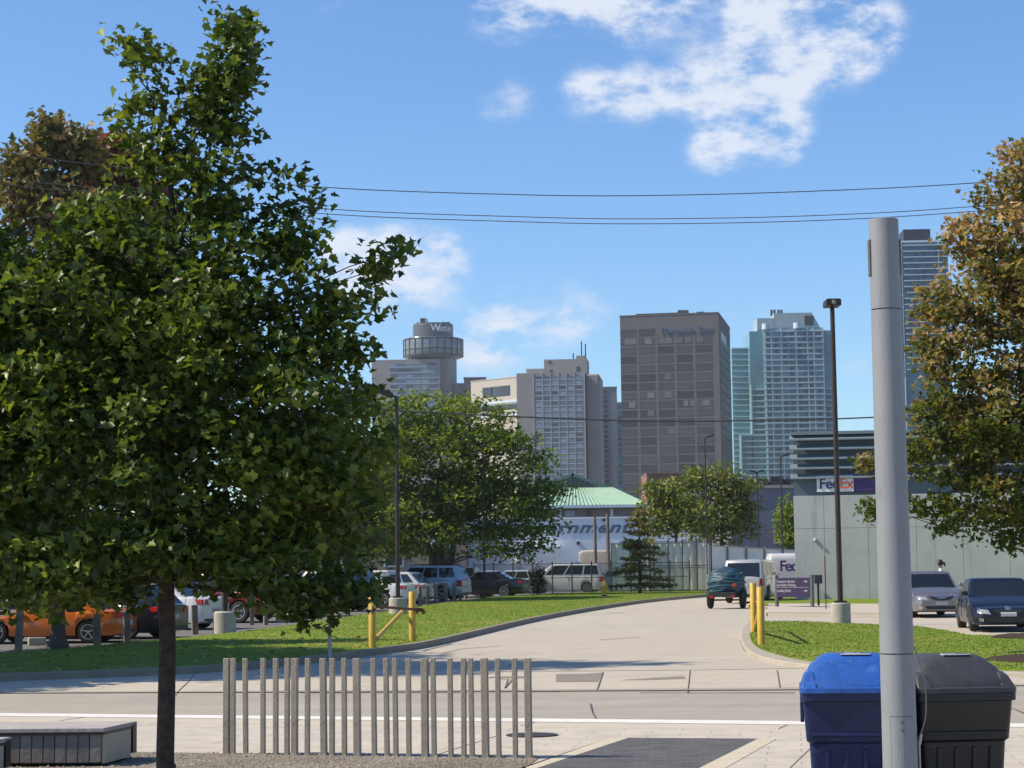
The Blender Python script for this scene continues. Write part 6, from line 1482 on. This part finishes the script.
# ------------------------------------------------------------------ the person behind the silver car
def person(loc, yaw, H, label):
    k = H / 1.75
    J = {'pelvis': (0, 0, .95), 'waist': (.0, 0, 1.10), 'chest': (.02, 0, 1.30), 'neck': (.04, 0, 1.47), 'skull': (.09, 0, 1.56), 'crown': (.10, 0, 1.66)}
    V = []; E = []; Rd = []; ix = {}
    def add(n, p, r, par=None):
        ix[n] = len(V); V.append(Vector(p) * k); Rd.append(r); 
        if par: E.append((ix[par], ix[n]))
    add('pelvis', J['pelvis'], (.15, .12)); add('waist', J['waist'], (.13, .10), 'pelvis'); add('chest', J['chest'], (.16, .12), 'waist'); add('base', (.03, 0, 1.42), (.09, .08), 'chest'); add('neck', J['neck'], (.055, .055), 'base'); add('chin', (.075, 0, 1.535), (.07, .07), 'neck'); add('skull', (.085, 0, 1.62), (.095, .09), 'chin'); add('crown', (.075, 0, 1.70), (.06, .06), 'skull')
    for s, sw in ((1, .16), (-1, -.14)):
        t = 'l' if s > 0 else 'r'
        add(t + 'sh', (.02, s * .17, 1.39), (.06, .06), 'chest'); add(t + 'el', (-.02 - sw * .4, s * .22, 1.12), (.043, .043), t + 'sh'); add(t + 'wr', (.06 - sw * .8, s * .21, .88), (.03, .03), t + 'el'); add(t + 'pm', (.08 - sw * .9, s * .20, .81), (.036, .022), t + 'wr'); add(t + 'fg', (.09 - sw * .9, s * .195, .72), (.016, .012), t + 'pm'); add(t + 'th', (.125 - sw * .9, s * .18, .77), (.012, .012), t + 'pm')
        add(t + 'hip', (0, s * .09, .90), (.095, .09), 'pelvis'); add(t + 'kn', (.05 + sw * .7, s * .10, .50), (.062, .062), t + 'hip'); add(t + 'an', (-.05 + sw * 1.4, s * .10, .09), (.042, .042), t + 'kn'); add(t + 'to', (.12 + sw * 1.4, s * .11, .035), (.04, .032), t + 'an')
    me = bpy.data.meshes.new('person'); me.from_pydata([tuple(v) for v in V], E, []); o = bpy.data.objects.new('person', me); COL.objects.link(o)
    sk = o.modifiers.new('skin', 'SKIN'); sk.use_smooth_shade = True
    for i, v in enumerate(me.skin_vertices[0].data): v.radius = (Rd[i][0] * k, Rd[i][1] * k); v.use_root = (i == 0)
    o.modifiers.new('sub', 'SUBSURF').levels = 2; o.modifiers['sub'].render_levels = 2
    dg = bpy.context.evaluated_depsgraph_get(); bpy.context.view_layer.update(); me2 = bpy.data.meshes.new_from_object(o.evaluated_get(dg)); bpy.data.objects.remove(o)
    skin = mat('skin', (.30, .16, .11), .55, var=.08); shirt = mat('white_shirt', (.70, .68, .66), .8, var=.06); jeans = mat('dark_trousers', (.03, .035, .05), .85, var=.2); hair = mat('dark_hair', (.012, .009, .008), .5, var=.3)
    me2.materials.clear()
    for m_ in (skin, shirt, jeans, mat('dark_shoes', (.03, .03, .03), .6)): me2.materials.append(m_)
    for p in me2.polygons:
        z = p.center.z / k; y = abs(p.center.y) / k; arm = y > .185 and z < 1.33
        p.material_index = 3 if z < .075 else (2 if z < .98 and not (y > .165 and z > .66) else (1 if z < 1.44 and not (arm and z < 1.17) else 0)); p.use_smooth = True
    po = bpy.data.objects.new('person', me2); COL.objects.link(po); po.location = loc; po.rotation_euler = (0, 0, yaw); tag(po, label, 'person')
    m = MB(); m.lathe([(.02, 1.755), (.07, 1.745), (.105, 1.70), (.115, 1.64), (.108, 1.58), (.085, 1.545)], (.062, 0, 0), 18)
    for v in m.v:
        v *= k
    m.v = [v for v in m.v]
    for v in m.v:
        if v.x > .13 * k and v.z < 1.66 * k: v.x = .13 * k - .03 * k
    m.tube([(-.045 * k, 0, 1.64 * k), (-.10 * k, 0, 1.60 * k), (-.11 * k, 0, 1.50 * k)], [.05 * k, .045 * k, .015 * k], 10); m.build('hair', hair, po, smooth=50)
    for s in (1, -1):
        m = MB(); m.lathe([(.004, -.006), (.012, -.004), (.012, .004), (.004, .006)], (.172 * k, s * .034 * k, 1.625 * k), 8, axis='x'); m.build('eye', mat('eye_dark', (.02, .015, .012), .3), po)
        m = MB(); m.lathe([(.01, -.01), (.03, -.008), (.028, .008), (.01, .01)], (.085 * k, s * .093 * k, 1.615 * k), 10, axis='y'); m.build('ear', skin, po, smooth=50)
    m = MB(); m.loft([[Vector((.165 * k, -.012 * k, 1.635 * k)), Vector((.165 * k, .012 * k, 1.635 * k)), Vector((.185 * k, 0, 1.635 * k))], [Vector((.168 * k, -.018 * k, 1.59 * k)), Vector((.168 * k, .018 * k, 1.59 * k)), Vector((.20 * k, 0, 1.595 * k))]]); m.build('nose', skin, po)
    m = MB(); m.box((.155 * k, 0, 1.558 * k), (.012 * k, .045 * k, .01 * k)); m.build('mouth', mat('lips', (.25, .09, .07), .5), po)
    return po
pd = 74.0; q = P(942.5, 590, pd); q.z = tz(pd) + .012
person(q, R(180) - R(20), (P(942, 559.5, pd).z - q.z) * 1.0, 'dark haired person in a white top walking left behind the silver hatchback')
# ------------------------------------------------------------------ daylight
HAZE = 0.00011
EL = R(44.0); SUNV = Vector((-0.997 * math.cos(EL), -0.075 * math.cos(EL), math.sin(EL))).normalized()    # towards the sun
sd = bpy.data.lights.new('sun', 'SUN'); sd.energy = 5.0; sd.angle = R(0.53); sd.color = (1.0, 0.89, 0.72)
so = bpy.data.objects.new('sun', sd); COL.objects.link(so); so.rotation_euler = SUNV.to_track_quat('Z', 'Y').to_euler(); so.location = (-30, -10, 40)
w = bpy.data.worlds.new('World'); scene.world = w; w.use_nodes = True; nt = w.node_tree; N = nt.nodes
bg = N['Background']; out = N['World Output']
sky = N.new('ShaderNodeTexSky'); sky.sky_type = 'NISHITA'; sky.sun_disc = False; sky.sun_elevation = EL; sky.sun_rotation = math.atan2(SUNV.x, SUNV.y)
sky.air_density = 1.0; sky.dust_density = 0.3; sky.ozone_density = 2.5; sky.altitude = 100
hs = N.new('ShaderNodeHueSaturation'); hs.inputs['Saturation'].default_value = 1.12; hs.inputs['Hue'].default_value = 0.5
tint = N.new('ShaderNodeMixRGB'); tint.blend_type = 'MULTIPLY'; tint.inputs[0].default_value = 1.0; tint.inputs[2].default_value = (0.92, 1.09, 1.28, 1)
link(nt, sky.outputs['Color'], hs.inputs['Color']); link(nt, hs.outputs['Color'], tint.inputs[1]); link(nt, tint.outputs[0], bg.inputs['Color']); bg.inputs['Strength'].default_value = 0.0985
tc = N.new('ShaderNodeTexCoord'); nrm = N.new('ShaderNodeVectorMath'); nrm.operation = 'NORMALIZE'; link(nt, tc.outputs['Generated'], nrm.inputs[0])
# clouds: billows of noise gathered round a few directions of the sky
wn = N.new('ShaderNodeTexNoise'); wn.inputs['Scale'].default_value = 14; wn.inputs['Detail'].default_value = 4
link(nt, nrm.outputs[0], wn.inputs['Vector'])
ws = N.new('ShaderNodeVectorMath'); ws.operation = 'SUBTRACT'; ws.inputs[1].default_value = (.5, .5, .5); link(nt, wn.outputs['Color'], ws.inputs[0])
wm_ = N.new('ShaderNodeVectorMath'); wm_.operation = 'MULTIPLY_ADD'; wm_.inputs[1].default_value = (.022, .022, .022); link(nt, ws.outputs[0], wm_.inputs[0]); link(nt, nrm.outputs[0], wm_.inputs[2])
def mth(op, a=None, b=None, c=None):
    n = N.new('ShaderNodeMath'); n.operation = op
    for i, v in enumerate((a, b, c)):
        if v is None: continue
        if isinstance(v, (int, float)): n.inputs[i].default_value = v
        else: link(nt, v, n.inputs[i])
    return n.outputs[0]
blobs = [(482, 8, 30, .7), (520, 5, 38, .85), (560, 3, 38, .8), (600, 2, 32, .6), (640, 8, 36, .9), (680, 5, 36, .8), (632, 22, 24, .5), (750, 30, 36, .8), (785, 18, 44, 1.0), (820, 35, 48, 1.0), (855, 25, 46, 1.0), (882, 40, 28, .7), (800, 66, 36, .9), (845, 68, 30, .7),
         (575, 92, 22, .75), (605, 92, 27, .85), (640, 95, 29, .9), (680, 96, 27, .8), (720, 95, 28, .7), (700, 75, 30, .45), (745, 68, 30, .6), (705, 148, 26, .8), (735, 132, 34, 1.0), (770, 124, 36, 1.0), (790, 140, 26, .7), (724, 162, 16, .5),
         (520, 100, 24, .42), (498, 112, 22, .36), (350, 262, 40, .85), (390, 272, 44, .95), (425, 268, 38, .9), (455, 262, 24, .5), (335, 255, 30, .6), (500, 338, 46, .58), (545, 322, 46, .44), (585, 314, 40, .38), (470, 345, 36, .38), (850, 375, 34, .35), (745, 330, 40, .3), (145, 16, 20, .3), (330, 2, 30, .4), (980, 140, 40, .2), (470, 330, 30, .35),
         (-400, 60, 160, .9), (-700, 200, 120, .8), (1400, 90, 150, .9), (1750, 230, 110, .8), (1500, -250, 200, .9), (-300, -400, 220, .9)]
acc = None
for (px, py, rr, a) in blobs:
    dvec = ray(px, py).normalized()
    dn = N.new('ShaderNodeVectorMath'); dn.operation = 'DISTANCE'; link(nt, wm_.outputs[0], dn.inputs[0]); dn.inputs[1].default_value = dvec
    t = mth('DIVIDE', dn.outputs['Value'], rr * 0.86 / F); t = mth('MULTIPLY', t, t); t = mth('MULTIPLY', t, -1.0); t = mth('EXPONENT', t); t = mth('MULTIPLY', t, a)
    acc = t if acc is None else mth('ADD', acc, t)
acc = mth('MINIMUM', acc, 0.80)
fn = N.new('ShaderNodeTexNoise'); fn.inputs['Scale'].default_value = 34; fn.inputs['Detail'].default_value = 9; fn.inputs['Roughness'].default_value = .64
fm = N.new('ShaderNodeMapping'); fm.inputs['Scale'].default_value = (1, 1, 1.9); fm.inputs['Rotation'].default_value = (0, R(9), 0); link(nt, nrm.outputs[0], fm.inputs['Vector']); link(nt, fm.outputs['Vector'], fn.inputs['Vector'])
nz_ = mth('SUBTRACT', fn.outputs['Fac'], .5)
den = mth('MULTIPLY_ADD', mth('MULTIPLY', nz_, acc), 4.2, acc)
den = mth('MULTIPLY_ADD', nz_, .25, den)
mr = N.new('ShaderNodeMapRange'); mr.interpolation_type = 'SMOOTHSTEP'; mr.inputs['From Min'].default_value = .14; mr.inputs['From Max'].default_value = 1.15; mr.inputs['To Max'].default_value = .88; link(nt, den, mr.inputs['Value'])
b2 = N.new('ShaderNodeBackground'); b2.inputs['Color'].default_value = (.86, .905, 1.0, 1); b2.inputs['Strength'].default_value = .72
mx = N.new('ShaderNodeMixShader'); link(nt, mr.outputs['Result'], mx.inputs[0]); link(nt, bg.outputs[0], mx.inputs[1]); link(nt, b2.outputs[0], mx.inputs[2]); link(nt, mx.outputs[0], out.inputs['Surface'])
# thin city haze over the whole scene
mh, nth, _b = new_mat('city_haze'); nth.nodes.remove(_b); pv = nth.nodes.new('ShaderNodeVolumePrincipled'); pv.inputs['Color'].default_value = (.86, .90, 1.0, 1); pv.inputs['Density'].default_value = HAZE; pv.inputs['Anisotropy'].default_value = .3
link(nth, pv.outputs[0], nth.nodes['Material Output'].inputs['Volume'])
hz = MB(); hz.box((0, 590, 79), (2200, 1240, 160)); tag(hz.build('haze', mh), kind='stuff')
vs = scene.view_settings; vs.view_transform = 'Standard'; vs.look = 'None'; vs.exposure = 0.45; vs.gamma = 1.0; vs.use_curve_mapping = False
scene.cycles.max_bounces = 8; scene.cycles.transparent_max_bounces = 12; scene.cycles.diffuse_bounces = 3; scene.cycles.use_denoising = True
try: scene.cycles.denoiser = 'OPENIMAGEDENOISE'
except Exception: pass
